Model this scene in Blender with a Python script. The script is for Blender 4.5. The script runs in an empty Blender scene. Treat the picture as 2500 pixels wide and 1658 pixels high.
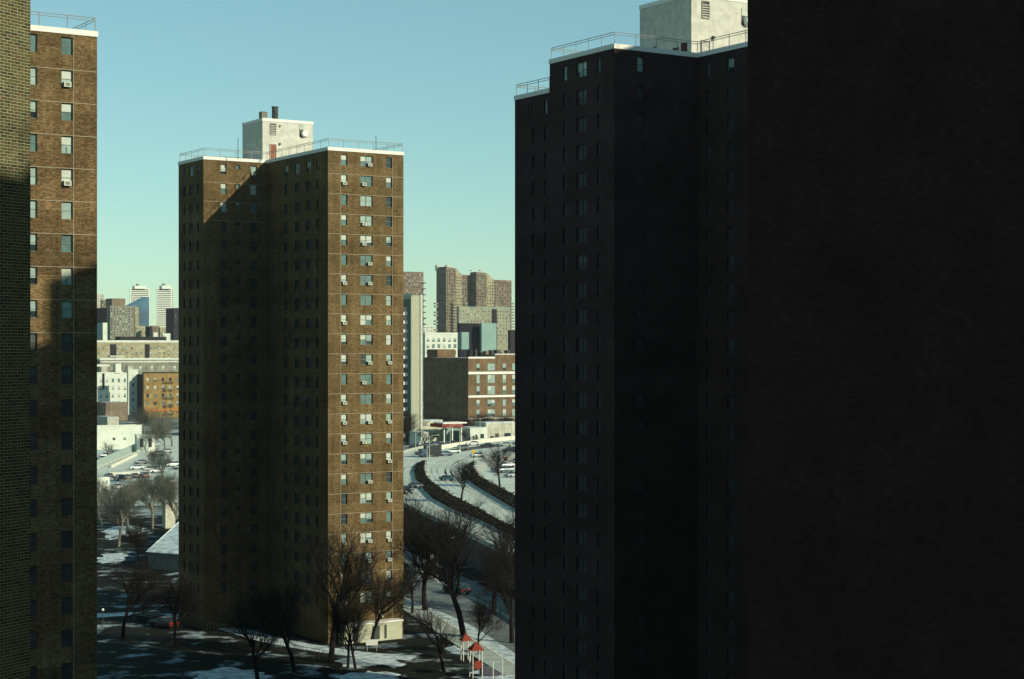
import bpy, bmesh, math, random
from mathutils import Vector, Matrix
R = math.radians
rnd = random.Random(7)
scene = bpy.context.scene
col = scene.collection

# ------------------------------------------------------------------ camera, sky, sun, exposure
H = 39.0            # camera height above the ground
F = 4250.0          # focal length in photograph pixels (2500 wide)
HOR = 845.0         # horizon line
cam = bpy.data.cameras.new("camera"); camo = bpy.data.objects.new("camera", cam); col.objects.link(camo)
camo.location = (0, 0, H); camo.rotation_euler = (R(90), 0, 0)
cam.sensor_width = 36; cam.lens = 36 * F / 2500; cam.shift_y = (HOR - 829) / 2500
cam.clip_start = 0.5; cam.clip_end = 20000
scene.camera = camo

SUN = (0.863, -0.503)       # horizontal direction towards the sun
EL = R(24.4)
world = bpy.data.worlds.new("World"); scene.world = world; world.use_nodes = True
nt = world.node_tree; nt.nodes.clear()
sky = nt.nodes.new('ShaderNodeTexSky'); sky.sky_type = 'NISHITA'; sky.sun_disc = False
sky.sun_elevation = EL; sky.sun_rotation = math.atan2(SUN[0], SUN[1])
sky.air_density = 1.0; sky.dust_density = 0.1; sky.ozone_density = 3.5; sky.altitude = 50
tint = nt.nodes.new('ShaderNodeMix'); tint.data_type = 'RGBA'; tint.blend_type = 'MULTIPLY'
tint.inputs[0].default_value = 1.0; tint.inputs[7].default_value = (0.98, 1.29, 1.08, 1)
bg = nt.nodes.new('ShaderNodeBackground'); bg.inputs[1].default_value = 0.145
out = nt.nodes.new('ShaderNodeOutputWorld')
gam = nt.nodes.new('ShaderNodeGamma'); gam.inputs[1].default_value = 0.78
nt.links.new(sky.outputs[0], gam.inputs[0]); nt.links.new(gam.outputs[0], tint.inputs[6]); nt.links.new(tint.outputs[2], bg.inputs[0]); nt.links.new(bg.outputs[0], out.inputs[0])
sl = bpy.data.lights.new("sun", 'SUN'); sl.energy = 5.0; sl.angle = R(0.53); sl.color = (1.0, 0.93, 0.72)
so = bpy.data.objects.new("sun", sl); col.objects.link(so)
sd = Vector((SUN[0] * math.cos(EL), SUN[1] * math.cos(EL), math.sin(EL)))
so.rotation_euler = sd.to_track_quat('Z', 'Y').to_euler(); so.location = (200, -100, 200)
scene.view_settings.view_transform = 'Standard'; scene.view_settings.look = 'None'
scene.view_settings.exposure = 0.0; scene.view_settings.gamma = 1.0; scene.view_settings.use_curve_mapping = False

# ------------------------------------------------------------------ geometry of the place
A57 = math.atan2(7900 - 1250, F)
U = (math.sin(A57), math.cos(A57))       # street grid, to the right and away
V = (-U[1], U[0])                        # street grid, to the left and away
def add(p, d, s): return (p[0] + d[0] * s, p[1] + d[1] * s)
def k(px): return (px - 1250.0) / F
def gp(px, py, z=0.0):                   # point of the photo on a horizontal plane at height z
    D = (H - z) * F / (py - HOR); return (k(px) * D, D)
def at(px, Y): return (k(px) * Y, Y)
def along(p, d, px):                     # distance from p along d until pixel column px
    kk = k(px); return (kk * p[1] - p[0]) / (d[0] - kk * d[1])
def zt(py, Y): return H + (HOR - py) / F * Y
NEG = lambda d: (-d[0], -d[1])
W_ = (-SUN[1], SUN[0])                   # horizontal axis across the sun
def wa(w, a): return (W_[0] * w + SUN[0] * a, W_[1] * w + SUN[1] * a)

# ------------------------------------------------------------------ materials
MATS = {}
def _base(name):
    m = bpy.data.materials.new(name); m.use_nodes = True; n = m.node_tree
    return m, n, n.nodes['Principled BSDF'], n.nodes, n.links
def mat(name, c, rough=0.8, var=0.25, scale=1.0, metallic=0.0, bump=0.0, spec=0.3, detail=6, c2=None, lo=0.3, hi=0.7):
    if name in MATS: return MATS[name]
    m, n, b, N, L = _base(name)
    b.inputs['Roughness'].default_value = rough; b.inputs['Metallic'].default_value = metallic
    b.inputs['Specular IOR Level'].default_value = spec
    g = N.new('ShaderNodeNewGeometry'); t = N.new('ShaderNodeTexNoise'); t.inputs['Scale'].default_value = scale
    t.inputs['Detail'].default_value = detail; t.inputs['Roughness'].default_value = 0.65
    L.new(g.outputs['Position'], t.inputs['Vector'])
    r = N.new('ShaderNodeValToRGB'); r.color_ramp.elements[0].position = lo; r.color_ramp.elements[1].position = hi
    d = tuple(x * (1 - var) for x in c); e = tuple(min(1, x * (1 + var)) for x in c)
    if c2: d = c2; e = c
    r.color_ramp.elements[0].color = (*d, 1); r.color_ramp.elements[1].color = (*e, 1)
    L.new(t.outputs['Fac'], r.inputs['Fac']); L.new(r.outputs['Color'], b.inputs['Base Color'])
    if bump:
        bp = N.new('ShaderNodeBump'); bp.inputs['Strength'].default_value = bump; bp.inputs['Distance'].default_value = 0.05
        L.new(t.outputs['Fac'], bp.inputs['Height']); L.new(bp.outputs['Normal'], b.inputs['Normal'])
    MATS[name] = m; return m
def brick(name, c, z0=0.0, storey=2.63, cell=(0.22, 0.22, 0.075), contrast=0.75, panel=0.25, streak=0.9):
    """brickwork seen from afar: every brick its own tone, soft stains, storeys of slightly different batches"""
    if name in MATS: return MATS[name]
    m, n, b, N, L = _base(name)
    b.inputs['Roughness'].default_value = 0.95; b.inputs['Specular IOR Level'].default_value = 0.04
    g = N.new('ShaderNodeNewGeometry')
    sn = N.new('ShaderNodeVectorMath'); sn.operation = 'SNAP'; sn.inputs[1].default_value = cell
    L.new(g.outputs['Position'], sn.inputs[0])
    wn = N.new('ShaderNodeTexWhiteNoise'); wn.noise_dimensions = '3D'; L.new(sn.outputs[0], wn.inputs['Vector'])
    ns = N.new('ShaderNodeTexNoise'); ns.inputs['Scale'].default_value = 0.35; ns.inputs['Detail'].default_value = 8; ns.inputs['Roughness'].default_value = 0.7
    L.new(g.outputs['Position'], ns.inputs['Vector'])
    sp = N.new('ShaderNodeSeparateXYZ'); L.new(g.outputs['Position'], sp.inputs[0])
    def mth(op, a, bb=None):
        q = N.new('ShaderNodeMath'); q.operation = op
        for i, v in enumerate((a, bb)):
            if v is None: continue
            if isinstance(v, (int, float)): q.inputs[i].default_value = v
            else: L.new(v, q.inputs[i])
        return q.outputs[0]
    fl = mth('FLOOR', mth('DIVIDE', mth('SUBTRACT', sp.outputs[2], z0), storey))
    fx = mth('FLOOR', mth('DIVIDE', sp.outputs[0], 5.1))
    cb = N.new('ShaderNodeCombineXYZ'); L.new(fl, cb.inputs[2]); L.new(fx, cb.inputs[0])
    wf = N.new('ShaderNodeTexWhiteNoise'); L.new(cb.outputs[0], wf.inputs['Vector'])
    v = mth('ADD', mth('MULTIPLY', wn.outputs['Value'], contrast), 1 - contrast / 2)
    v = mth('MULTIPLY', v, mth('ADD', mth('MULTIPLY', ns.outputs['Fac'], 1.3), 0.35))
    v = mth('MULTIPLY', v, mth('ADD', mth('MULTIPLY', wf.outputs['Value'], panel), 1 - panel / 2))
    mp = N.new('ShaderNodeMapping'); mp.inputs['Scale'].default_value = (1.6, 1.6, 0.07); L.new(g.outputs['Position'], mp.inputs['Vector'])
    st = N.new('ShaderNodeTexNoise'); st.inputs['Scale'].default_value = 1.0; st.inputs['Detail'].default_value = 5; L.new(mp.outputs[0], st.inputs['Vector'])
    v = mth('MULTIPLY', v, mth('ADD', mth('MULTIPLY', st.outputs['Fac'], streak), 1 - streak / 2))
    mx = N.new('ShaderNodeMix'); mx.data_type = 'RGBA'
    mx.inputs[6].default_value = (c[0] * 1.1, c[1] * 0.92, c[2] * 0.9, 1); mx.inputs[7].default_value = (c[0] * 0.92, c[1] * 1.1, c[2] * 1.1, 1)
    L.new(wn.outputs['Color'], mx.inputs[0])
    sc = N.new('ShaderNodeVectorMath'); sc.operation = 'SCALE'; L.new(mx.outputs[2], sc.inputs[0]); L.new(v, sc.inputs['Scale'])
    L.new(sc.outputs[0], b.inputs['Base Color'])
    MATS[name] = m; return m
def glass(name, c, rough=0.08, spec=0.5):
    if name in MATS: return MATS[name]
    m = mat(name, c, rough=rough, var=0.3, scale=0.9, spec=spec); return m

BR = brick('tower_brick', (0.124, 0.086, 0.041), panel=0.3)
BRL = brick('left_tower_brick', (0.126, 0.085, 0.041), panel=0.5, contrast=0.9)
WHITE = mat('white_coping', (0.72, 0.71, 0.63), var=0.06, scale=2)
PHW = mat('white_painted_brick', (0.50, 0.49, 0.41), var=0.2, scale=1.2)
JOINT = mat('sealant_joint', (0.29, 0.26, 0.18), var=0.25, scale=3)
ROOF = mat('roof_gravel', (0.2, 0.2, 0.18), c2=(0.55, 0.58, 0.6), scale=0.4)
RAIL = mat('rail_metal', (0.30, 0.31, 0.27), rough=0.5, var=0.2, scale=3)
FRD = mat('window_frame_shade', (0.04, 0.045, 0.045), rough=0.6)  # darker copy of the metal frame, shade put into its colour
FRM = mat('window_frame_metal', (0.13, 0.17, 0.15), rough=0.5, var=0.3, scale=0.4)
GLD = glass('glass_dark', (0.022, 0.035, 0.038), 0.06, 0.6)
GLM = glass('glass_shade_pale', (0.07, 0.085, 0.085), 0.4, 0.15)
GLN = glass('glass_shade_dark', (0.055, 0.055, 0.055), 0.5, 0.1)  # this and the glass above: shade of unlit walls put into the tone
GLT = glass('glass_teal', (0.10, 0.17, 0.155), 0.12)
BLW = mat('blind_white', (0.44, 0.49, 0.41), rough=0.35, var=0.1, scale=2)
BLT = mat('blind_teal', (0.26, 0.36, 0.31), rough=0.3, var=0.2, scale=2)
ACM = mat('ac_case', (0.46, 0.48, 0.39), rough=0.5, var=0.1)
ACG = mat('ac_grille', (0.16, 0.18, 0.15), rough=0.6)
DARKM = mat('dark_metal', (0.04, 0.045, 0.045), rough=0.6)
BARK = mat('bark', (0.018, 0.016, 0.014), var=0.4, scale=3, spec=0.02)
TWIG = mat('twig_bark', (0.019, 0.017, 0.015), var=0.3, scale=1, spec=0.02)
SNOW = mat('snow', (0.58, 0.67, 0.66), c2=(0.20, 0.24, 0.22), rough=0.7, scale=0.7, detail=10, lo=0.36, hi=0.56)
CONC = mat('concrete', (0.36, 0.40, 0.34), var=0.18, scale=0.6)
ASPH = mat('asphalt', (0.055, 0.06, 0.055), c2=(0.16, 0.18, 0.165), scale=0.25, lo=0.42, hi=0.66)
SALT = mat('salted_roadway', (0.60, 0.66, 0.54), c2=(0.43, 0.48, 0.40), scale=0.12, lo=0.35, hi=0.65)
SOIL = mat('median_planting', (0.012, 0.013, 0.012), var=0.6, scale=1.5, bump=0.6, spec=0.0, rough=1.0)
CREAM = mat('cream_paving', (0.62, 0.60, 0.47), var=0.12, scale=0.4)
RED = mat('red_paint', (0.20, 0.028, 0.010), rough=0.5, var=0.2)
RUST = mat('rusty_door_paint', (0.22, 0.085, 0.045), var=0.35, scale=4)
TIRE = mat('tyre', (0.015, 0.015, 0.016), rough=0.8)

# ------------------------------------------------------------------ mesh builder
class MB:
    def __init__(s): s.v = []; s.f = []; s.m = []
    def face(s, pts, mi=0):
        i = len(s.v); s.v += [tuple(p) for p in pts]; s.f.append(tuple(range(i, i + len(pts)))); s.m.append(mi)
    def hexa(s, p, mi=0):                  # 8 corners, bottom four counter-clockwise then top four
        i = len(s.v); s.v += [tuple(q) for q in p]
        for f in ((3, 2, 1, 0), (4, 5, 6, 7), (0, 1, 5, 4), (1, 2, 6, 5), (2, 3, 7, 6), (3, 0, 4, 7)):
            s.f.append(tuple(i + j for j in f)); s.m.append(mi)
    def box(s, x0, x1, y0, y1, z0, z1, mi=0):
        s.hexa([(x0, y0, z0), (x1, y0, z0), (x1, y1, z0), (x0, y1, z0), (x0, y0, z1), (x1, y0, z1), (x1, y1, z1), (x0, y1, z1)], mi)
    def obox(s, O, d, w, dep, z0, z1, mi=0, off=0.0):   # box standing on line O->d, thickness dep along the left normal of d
        n = (-d[1], d[0]); a = add(O, n, off); b = add(a, d, w); c = add(b, n, dep); e = add(a, n, dep)
        s.hexa([(*a, z0), (*b, z0), (*c, z0), (*e, z0), (*a, z1), (*b, z1), (*c, z1), (*e, z1)], mi)
    def prism(s, poly, z0, z1, mi=0, top=None):
        n = len(poly); area = sum(poly[i][0] * poly[(i + 1) % n][1] - poly[(i + 1) % n][0] * poly[i][1] for i in range(n))
        if area < 0: poly = poly[::-1]
        i = len(s.v); s.v += [(*p, z0) for p in poly] + [(*p, z1) for p in poly]
        for j in range(n):
            q = (j + 1) % n; s.f.append((i + j, i + q, i + n + q, i + n + j)); s.m.append(mi)
        s.f.append(tuple(i + n + j for j in range(n))); s.m.append(mi if top is None else top)
        s.f.append(tuple(i + j for j in range(n))[::-1]); s.m.append(mi)
    def bar(s, a, b, r0, r1=None, sides=4, mi=0, cap=True):
        if r1 is None: r1 = r0
        a = Vector(a); b = Vector(b); d = (b - a)
        if d.length < 1e-6: return
        d.normalize(); x = d.orthogonal().normalized(); y = d.cross(x)
        i = len(s.v)
        for c, r in ((a, r0), (b, r1)):
            for j in range(sides):
                t = 2 * math.pi * (j + 0.5) / sides; s.v.append(tuple(c + x * (r * math.cos(t)) + y * (r * math.sin(t))))
        for j in range(sides):
            q = (j + 1) % sides; s.f.append((i + j, i + q, i + sides + q, i + sides + j)); s.m.append(mi)
        if cap:
            s.f.append(tuple(i + sides + j for j in range(sides))); s.m.append(mi)
            s.f.append(tuple(i + j for j in range(sides))[::-1]); s.m.append(mi)
    def mesh(s, name, mats):
        me = bpy.data.meshes.new(name); me.from_pydata(s.v, [], s.f)
        for m in (mats if isinstance(mats, (list, tuple)) else [mats]): me.materials.append(m)
        if any(s.m): me.polygons.foreach_set('material_index', s.m)
        me.update(); return me
    def build(s, name, mats, parent=None, **kw):
        return link(name, s.mesh(name, mats), parent, **kw)
def link(name, data, parent=None, loc=None, rz=0.0, **kw):
    o = bpy.data.objects.new(name, data); col.objects.link(o)
    if loc is not None: o.location = loc
    o.rotation_euler = (0, 0, rz)
    if parent is not None: o.parent = parent
    for a, b in kw.items(): o[a] = b
    return o
def thing(name, label, cat, loc=(0, 0, 0), rz=0.0, group=None):
    o = link(name, None, None, loc, rz); o['label'] = label; o['category'] = cat
    if group: o['group'] = group
    return o
def copy_tree(o, parent=None):
    c = o.copy(); col.objects.link(c); c.parent = parent
    for ch in list(o.children): copy_tree(ch, c)
    return c
def offset(poly, d):                      # positive = outwards (poly counter-clockwise)
    n = len(poly); outp = []
    for i in range(n):
        p0, p1, p2 = poly[i - 1], poly[i], poly[(i + 1) % n]
        a = Vector((p1[0] - p0[0], p1[1] - p0[1])).normalized(); b = Vector((p2[0] - p1[0], p2[1] - p1[1])).normalized()
        na = Vector((a.y, -a.x)); nb = Vector((b.y, -b.x)); m = na + nb; m = m / max(0.2, m.dot(na))
        outp.append((p1[0] + m.x * d, p1[1] + m.y * d))
    return outp
def ccw(poly):
    n = len(poly); area = sum(poly[i][0] * poly[(i + 1) % n][1] - poly[(i + 1) % n][0] * poly[i][1] for i in range(n))
    return list(poly) if area > 0 else list(poly)[::-1]
def ring(poly, do, di, z0, z1):
    o, i = offset(poly, do), offset(poly, -di); mb = MB(); n = len(poly)
    for j in range(n):
        q = (j + 1) % n
        mb.face([(*o[j], z0), (*o[q], z0), (*o[q], z1), (*o[j], z1)])
        mb.face([(*o[j], z1), (*o[q], z1), (*i[q], z1), (*i[j], z1)])
        mb.face([(*i[q], z0), (*i[j], z0), (*i[j], z1), (*i[q], z1)])
        mb.face([(*i[j], z0), (*i[q], z0), (*o[q], z0), (*o[j], z0)])
    return mb
def facade(mb, O, d, w, z0, z1, holes, dep=0.16, mi=0):
    """wall from O along d (outside on the right hand of d), with recessed openings (s0,s1,z0,z1)"""
    n = (d[1], -d[0])
    xs = sorted({0.0, w} | {h[0] for h in holes} | {h[1] for h in holes}); zs = sorted({z0, z1} | {h[2] for h in holes} | {h[3] for h in holes})
    P = lambda s, z, o=0.0: (O[0] + d[0] * s - n[0] * o, O[1] + d[1] * s - n[1] * o, z)
    cells = set()
    for h in holes:
        for i in range(len(xs) - 1):
            if xs[i] >= h[0] - 1e-6 and xs[i + 1] <= h[1] + 1e-6:
                for j in range(len(zs) - 1):
                    if zs[j] >= h[2] - 1e-6 and zs[j + 1] <= h[3] + 1e-6: cells.add((i, j))
    for i in range(len(xs) - 1):
        colm = [j for j in range(len(zs) - 1) if (i, j) not in cells]
        a = None
        for j in range(len(zs)):           # merge runs vertically
            if j < len(zs) - 1 and (i, j) not in cells:
                if a is None: a = j
            elif a is not None:
                mb.face([P(xs[i], zs[a]), P(xs[i + 1], zs[a]), P(xs[i + 1], zs[j]), P(xs[i], zs[j])], mi); a = None
    for s0, s1, a, b in holes:
        mb.face([P(s0, a), P(s1, a), P(s1, a, dep), P(s0, a, dep)], mi); mb.face([P(s0, b, dep), P(s1, b, dep), P(s1, b), P(s0, b)], mi)
        mb.face([P(s0, a), P(s0, a, dep), P(s0, b, dep), P(s0, b)], mi); mb.face([P(s1, a, dep), P(s1, a), P(s1, b), P(s1, b, dep)], mi)

# ------------------------------------------------------------------ window units (local: x along the wall, y inwards, z up)
_wc = {}
def window_meshes(w, h, kind, double=False, rail=True):
    key = (round(w, 2), round(h, 2), kind, double)
    if key in _wc: return _wc[key]
    f = MB(); t = 0.045
    f.box(0, w, 0.0, 0.06, 0, t); f.box(0, w, 0, 0.06, h - t, h); f.box(0, t, 0.0, 0.06, t, h - t); f.box(w - t, w, 0, 0.06, t, h - t)
    f.box(t, w - t, 0.01, 0.055, h * 0.48, h * 0.48 + t)
    if double:
        f.box(w / 2 - 0.05, w / 2 + 0.05, -0.01, 0.058, t, h * 0.48); f.box(w / 2 - 0.05, w / 2 + 0.05, -0.01, 0.058, h * 0.48 + t, h - t)
    p = MB(); y = 0.05; rr = random.Random(kind * 31 + 5)
    halves = [(t, w - t)] if not double else [(t, w / 2 - 0.05), (w / 2 + 0.05, w - t)]
    for (a, b) in halves:
        K = kind if (not double or kind > 7 or rr.random() < 0.7) else rr.randint(0, 6)
        # (upper, lower) materials: 0 dark 1 teal glass 2 white blind 3 teal blind
        up, lo, fr = [(0, 0, 0), (2, 3, 0.0), (2, 1, 0.0), (3, 0, 0.2), (2, 2, 0.1), (1, 1, 0.0), (3, 3, 0.0), (2, 0, 0.35), (5, 5, 0), (4, 5, 0)][K % 10]
        hm = h * 0.48
        p.face([(a, y, hm), (b, y, hm), (b, y, h - t), (a, y, h - t)], up)
        z = hm - fr * hm
        if fr: p.face([(a, y, z), (b, y, z), (b, y, hm), (a, y, hm)], up)
        p.face([(a, y, t), (b, y, t), (b, y, z), (a, y, z)], lo)
        if lo in (2, 3) and K % 2: # curtain edge: a darker slit
            p.face([(a + (b - a) * 0.42, y - 0.004, t), (a + (b - a) * 0.56, y - 0.004, t), (a + (b - a) * 0.56, y - 0.004, z * 0.8), (a + (b - a) * 0.42, y - 0.004, z * 0.8)], 1)
    _wc[key] = (f.mesh('window', FRM if kind < 8 else FRD), p.mesh('pane', [GLD, GLT, BLW, BLT, GLM, GLN])); return _wc[key]
def ac_mesh():
    if 'ac' in _wc: return _wc['ac']
    m = MB(); m.box(0, 0.6, -0.4, 0.1, 0, 0.4, 0)
    m.face([(0.13, -0.424, 0.1), (0.49, -0.424, 0.1), (0.49, -0.424, 0.32), (0.13, -0.424, 0.32)], 1)
    m.face([(-0.003, -0.38, 0.06), (-0.003, -0.38, 0.36), (-0.003, -0.05, 0.36), (-0.003, -0.05, 0.06)][::-1], 1)
    _wc['ac'] = m.mesh('air_conditioner', [ACM, ACG]); return _wc['ac']

def tower_face(parent, O, d, w, ztop, cols, storey, first, rows, zbase=0.0, lit=True, material=None, joints=True, acs=0.0, vlines=(), sunrows=99, skip=0, bare=False, seed=1):
    """cols: (s0, s1, height). the windows, their panes and air conditioners, storey joints"""
    rr = random.Random(seed); dep = 0.22; holes = []; rz = math.atan2(d[1], d[0]); n = (d[1], -d[0])
    for i in range(rows):
        zt_ = ztop - first - i * storey
        for (a, b, h) in cols: holes.append((a, b, zt_ - h, zt_))
    mb = MB(); facade(mb, O, d, w, zbase, ztop, holes, dep)
    mb.build('wall', material or BR, parent)
    for (a, b, z0, z1) in holes:
        low = z1 < ztop - first - (sunrows - .5) * storey  # shaded rows: shade-toned windows, air conditioners and joints left out
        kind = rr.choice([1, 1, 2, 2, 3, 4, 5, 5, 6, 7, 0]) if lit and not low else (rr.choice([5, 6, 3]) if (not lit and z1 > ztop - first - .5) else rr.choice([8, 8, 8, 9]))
        fm, pm = window_meshes(b - a, z1 - z0, kind, (b - a) > 1.4)
        q = add(add(O, d, a), n, -dep + 0.07)
        o = link('window', fm, parent, (*q, z0), rz)
        if not bare: link('pane', pm, o)
        else:
            p = link('pane', pm, o)
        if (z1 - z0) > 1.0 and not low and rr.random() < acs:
            off = 0.12 if (b - a) < 1.4 else rr.choice([0.15, (b - a) / 2 + 0.12])
            qq = add(add(O, d, a + off), n, -0.1)
            link('air_conditioner', ac_mesh(), parent, (*qq, z0 + 0.03), rz)
    if joints:
        m = MB(); m.obox((0, 0), d, w - 0.02, 0.006, 0.0, 0.055, off=-0.004)
        me = m.mesh('storey_joint', JOINT)
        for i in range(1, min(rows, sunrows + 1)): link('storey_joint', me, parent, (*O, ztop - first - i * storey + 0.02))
        for s in vlines:
            m = MB(); m.obox(add(O, d, s), d, 0.045, 0.006, zbase + 1, ztop - 0.5, off=-0.008); m.build('expansion_joint', JOINT, parent)

POST = None
def railing(parent, poly, z, spacing=2.3, h=1.1, edges=None):
    global POST
    if POST is None:
        m = MB(); m.box(-0.03, 0.03, -0.03, 0.03, 0, 1.1); POST = m.mesh('railing_post', RAIL)
    pl = offset(poly, -0.12); n = len(pl)
    for j in range(n):
        if edges is not None and j not in edges: continue
        a, b = Vector(pl[j]), Vector(pl[(j + 1) % n]); L = (b - a).length
        for hh, r in ((h, 0.035), (h - 0.22, 0.03)):
            m = MB(); m.bar((*a, z + hh), (*b, z + hh), r); m.build('railing_bar', RAIL, parent)
        c = max(1, round(L / spacing))
        for i in range(c):
            p = a.lerp(b, i / c); link('railing_post', POST, parent, (p.x, p.y, z - 0.02))

def parapet(parent, poly, ztop, h=0.45, m=None, proud=0.07):
    poly = ccw(poly)
    ring(poly, proud, 0.3, ztop - h, ztop).build('parapet', m or WHITE, parent)
    mb = MB(); ip = offset(poly, -0.28); mb.face([(*p, ztop - 0.35) for p in ip]); mb.build('roof', ROOF, parent)
    return poly

# ------------------------------------------------------------------ the ground
def sheet(name, poly, z, m, **kw):
    mb = MB(); mb.face([(*p, z) for p in ccw(poly)]); return mb.build(name, m, kind='structure', **kw)
def slab(name, poly, z0, z1, m, **kw):
    mb = MB(); mb.prism(poly, z0, z1); return mb.build(name, m, kind='structure', **kw)
GROUND = mat('patchy_snow_ground', (0.34, 0.41, 0.38), c2=(0.035, 0.036, 0.028), scale=0.06, detail=9, lo=0.47, hi=0.60, bump=0.3)
sheet('ground', [(-6000, -400), (6000, -400), (6000, 9000), (-6000, 9000)], 0.0, GROUND)

# lower street that passes between the towers, with pavement, kerb and lane lines
def strip(name, pts, width, z0, z1, m, offc=0.0, kind='structure'):
    mb = MB(); L = []
    for i, p in enumerate(pts):
        a = Vector(pts[max(0, i - 1)]); b = Vector(pts[min(len(pts) - 1, i + 1)]); t = (b - a).normalized(); n = Vector((-t.y, t.x)); p = Vector(p) + n * offc
        L.append((tuple(p - n * width / 2), tuple(p + n * width / 2)))
    for i in range(len(L) - 1):
        (a, b), (c, e) = L[i], L[i + 1]
        mb.hexa([(*a, z0), (*c, z0), (*e, z0), (*b, z0), (*a, z1), (*c, z1), (*e, z1), (*b, z1)])
    return mb.build(name, m, kind=kind)
def smooth(pts, n=6):
    o = []
    for i in range(len(pts) - 1):
        p0 = Vector(pts[max(0, i - 1)]); p1 = Vector(pts[i]); p2 = Vector(pts[i + 1]); p3 = Vector(pts[min(len(pts) - 1, i + 2)])
        for j in range(n):
            t = j / n; o.append(tuple(0.5 * ((2 * p1) + (p2 - p0) * t + (2 * p0 - 5 * p1 + 4 * p2 - p3) * t * t + (3 * p1 - p0 - 3 * p2 + p3) * t ** 3)))
    o.append(tuple(pts[-1])); return o

ST = smooth([gp(905, 1330), gp(1000, 1398), gp(1080, 1440), gp(1180, 1492), gp(1300, 1560), gp(1450, 1640)])
strip('street', ST, 15, 0.0, 0.02, ASPH)
strip('pavement', ST, 3.0, 0.0, 0.14, CONC, offc=-9.6)
strip('kerb', ST, 0.25, 0.0, 0.16, CREAM, offc=-7.9)
strip('lane_line', ST, 0.18, 0.02, 0.026, CREAM, offc=1.8)
strip('lane_line', ST, 0.18, 0.02, 0.026, CREAM, offc=2.3)
strip('footpath', smooth([gp(985, 1470), gp(1060, 1497), gp(1130, 1530), gp(1200, 1575), gp(1300, 1640)]), 2.6, 0.0, 0.03, SNOW)
# path along the foot of the towers, bright with trodden snow
def snow_blob(pts, z=.05, seed=0):
    r = random.Random(seed + len(pts)); o = []
    for i in range(len(pts)):
        a, b = Vector(pts[i]), Vector(pts[(i + 1) % len(pts)]); L = (b - a).length; n = Vector((-(b - a).y, (b - a).x)) / max(L, .01); c = max(2, int(L / 1.1))
        for j in range(c): q = a.lerp(b, j / c) + n * r.gauss(0, min(.55, L * .09)); o.append((q.x, q.y))
    mb = MB(); mb.prism(o, 0.003, z); return mb.build('snow_patch', SNOW, kind='structure')
greyw = mat('block_wall', (0.16, 0.16, 0.13), var=.2)
LAWN = mat('winter_lawn', (0.33, 0.41, 0.42), c2=(0.016, 0.017, 0.012), scale=0.22, detail=12, lo=0.54, hi=0.66, bump=0.4, spec=0.03)
sheet('lawn', [(-160, 150), (60, 150), (60, 300), (10, 330), (-25, 372), (-60, 400), (-160, 400)], 0.004, LAWN)
PATH = smooth([gp(150, 1512), gp(300, 1500), gp(420, 1506), gp(540, 1528), gp(660, 1562), gp(790, 1586), gp(900, 1600), gp(1010, 1606)])
strip('path', PATH, 3.4, 0.0, 0.03, SNOW)
snow_blob([gp(x, y) for x, y in ((812, 1614), (850, 1606), (905, 1603), (960, 1608), (992, 1622), (970, 1630), (930, 1622), (880, 1628), (838, 1630), (832, 1620))])
snow_blob([gp(x, y) for x, y in ((1205, 1610), (1250, 1612), (1290, 1640), (1280, 1700), (1190, 1700), (1165, 1640))])
snow_blob([gp(x, y) for x, y in ((1080, 1582), (1130, 1574), (1160, 1586), (1150, 1600), (1100, 1596))])
t = thing('low_garage', 'low garage with a snow covered pitched roof beside the black edge of the middle tower', 'garage')
gpts = [gp(356, 1347, 3.0), gp(470, 1358, 3.0), gp(470, 1262, 3.4), gp(436, 1288, 3.2)]
mb = MB(); mb.prism(offset(ccw(gpts), -.4), 0, 2.9); mb.build('wall', greyw, t)
mb = MB(); a_, b_, c_, d_ = gpts; hi = lambda p, z: (*p, z)
mb.hexa([hi(a_, 2.92), hi(b_, 2.92), hi(c_, 2.92), hi(d_, 2.92), hi(a_, 3.0), hi(b_, 3.2), hi(c_, 4.6), hi(d_, 4.4)]); mb.build('roof', SNOW, t)
snow_blob([gp(x, y) for x, y in ((258, 1300), (270, 1286), (330, 1284), (352, 1290), (345, 1300), (322, 1308), (290, 1306), (270, 1318))])
snow_blob([gp(x, y) for x, y in ((236, 1362), (262, 1352), (300, 1350), (312, 1362), (290, 1372), (250, 1376))])
snow_blob([gp(x, y) for x, y in ((480, 1640), (540, 1630), (620, 1636), (660, 1660), (560, 1690), (470, 1680))])
snow_blob([gp(x, y) for x, y in ((812, 1650), (900, 1638), (960, 1644), (980, 1670), (860, 1680))])

# ------------------------------------------------------------------ raised expressway
ZD = 5.0
def fz(x, y): return gp(970 + x / 4.48, 1050 + y / 4.48, ZD)
near_edge = [gp(*p, ZD) for p in ((1500, 1482), (1400, 1434), (1270, 1372), (1130, 1304), (986, 1236), (948, 1212), (925, 1180), (925, 1150), (948, 1124), (985, 1106), (1040, 1092), (1120, 1082), (1200, 1074), (1270, 1067), (1420, 1052))]
deck = near_edge + [gp(1700, 1052, ZD), gp(1750, 1482, ZD)]
slab('expressway_deck', deck, 0.0, ZD, SALT)
def wallstrip(name, pts, w, z0, z1, m, label=None, cat=None, parent=None, kind=None):
    mb = MB()
    for i in range(len(pts) - 1):
        a, b = Vector(pts[i]), Vector(pts[i + 1]); t = (b - a).normalized(); n = Vector((-t.y, t.x)) * w / 2
        mb.hexa([(*(a - n), z0), (*(b - n), z0), (*(b + n), z0), (*(a + n), z0), (*(a - n), z1), (*(b - n), z1), (*(b + n), z1), (*(a + n), z1)])
    o = mb.build(name, m, parent)
    if label: o['label'] = label; o['category'] = cat
    if kind: o['kind'] = kind
    return o
e = smooth(near_edge[:11], 5)
wallstrip('barrier_wall', e, 0.35, ZD, ZD + 0.8, CONC, 'low grey concrete barrier along the near curved edge of the raised expressway', 'barrier wall')
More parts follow.
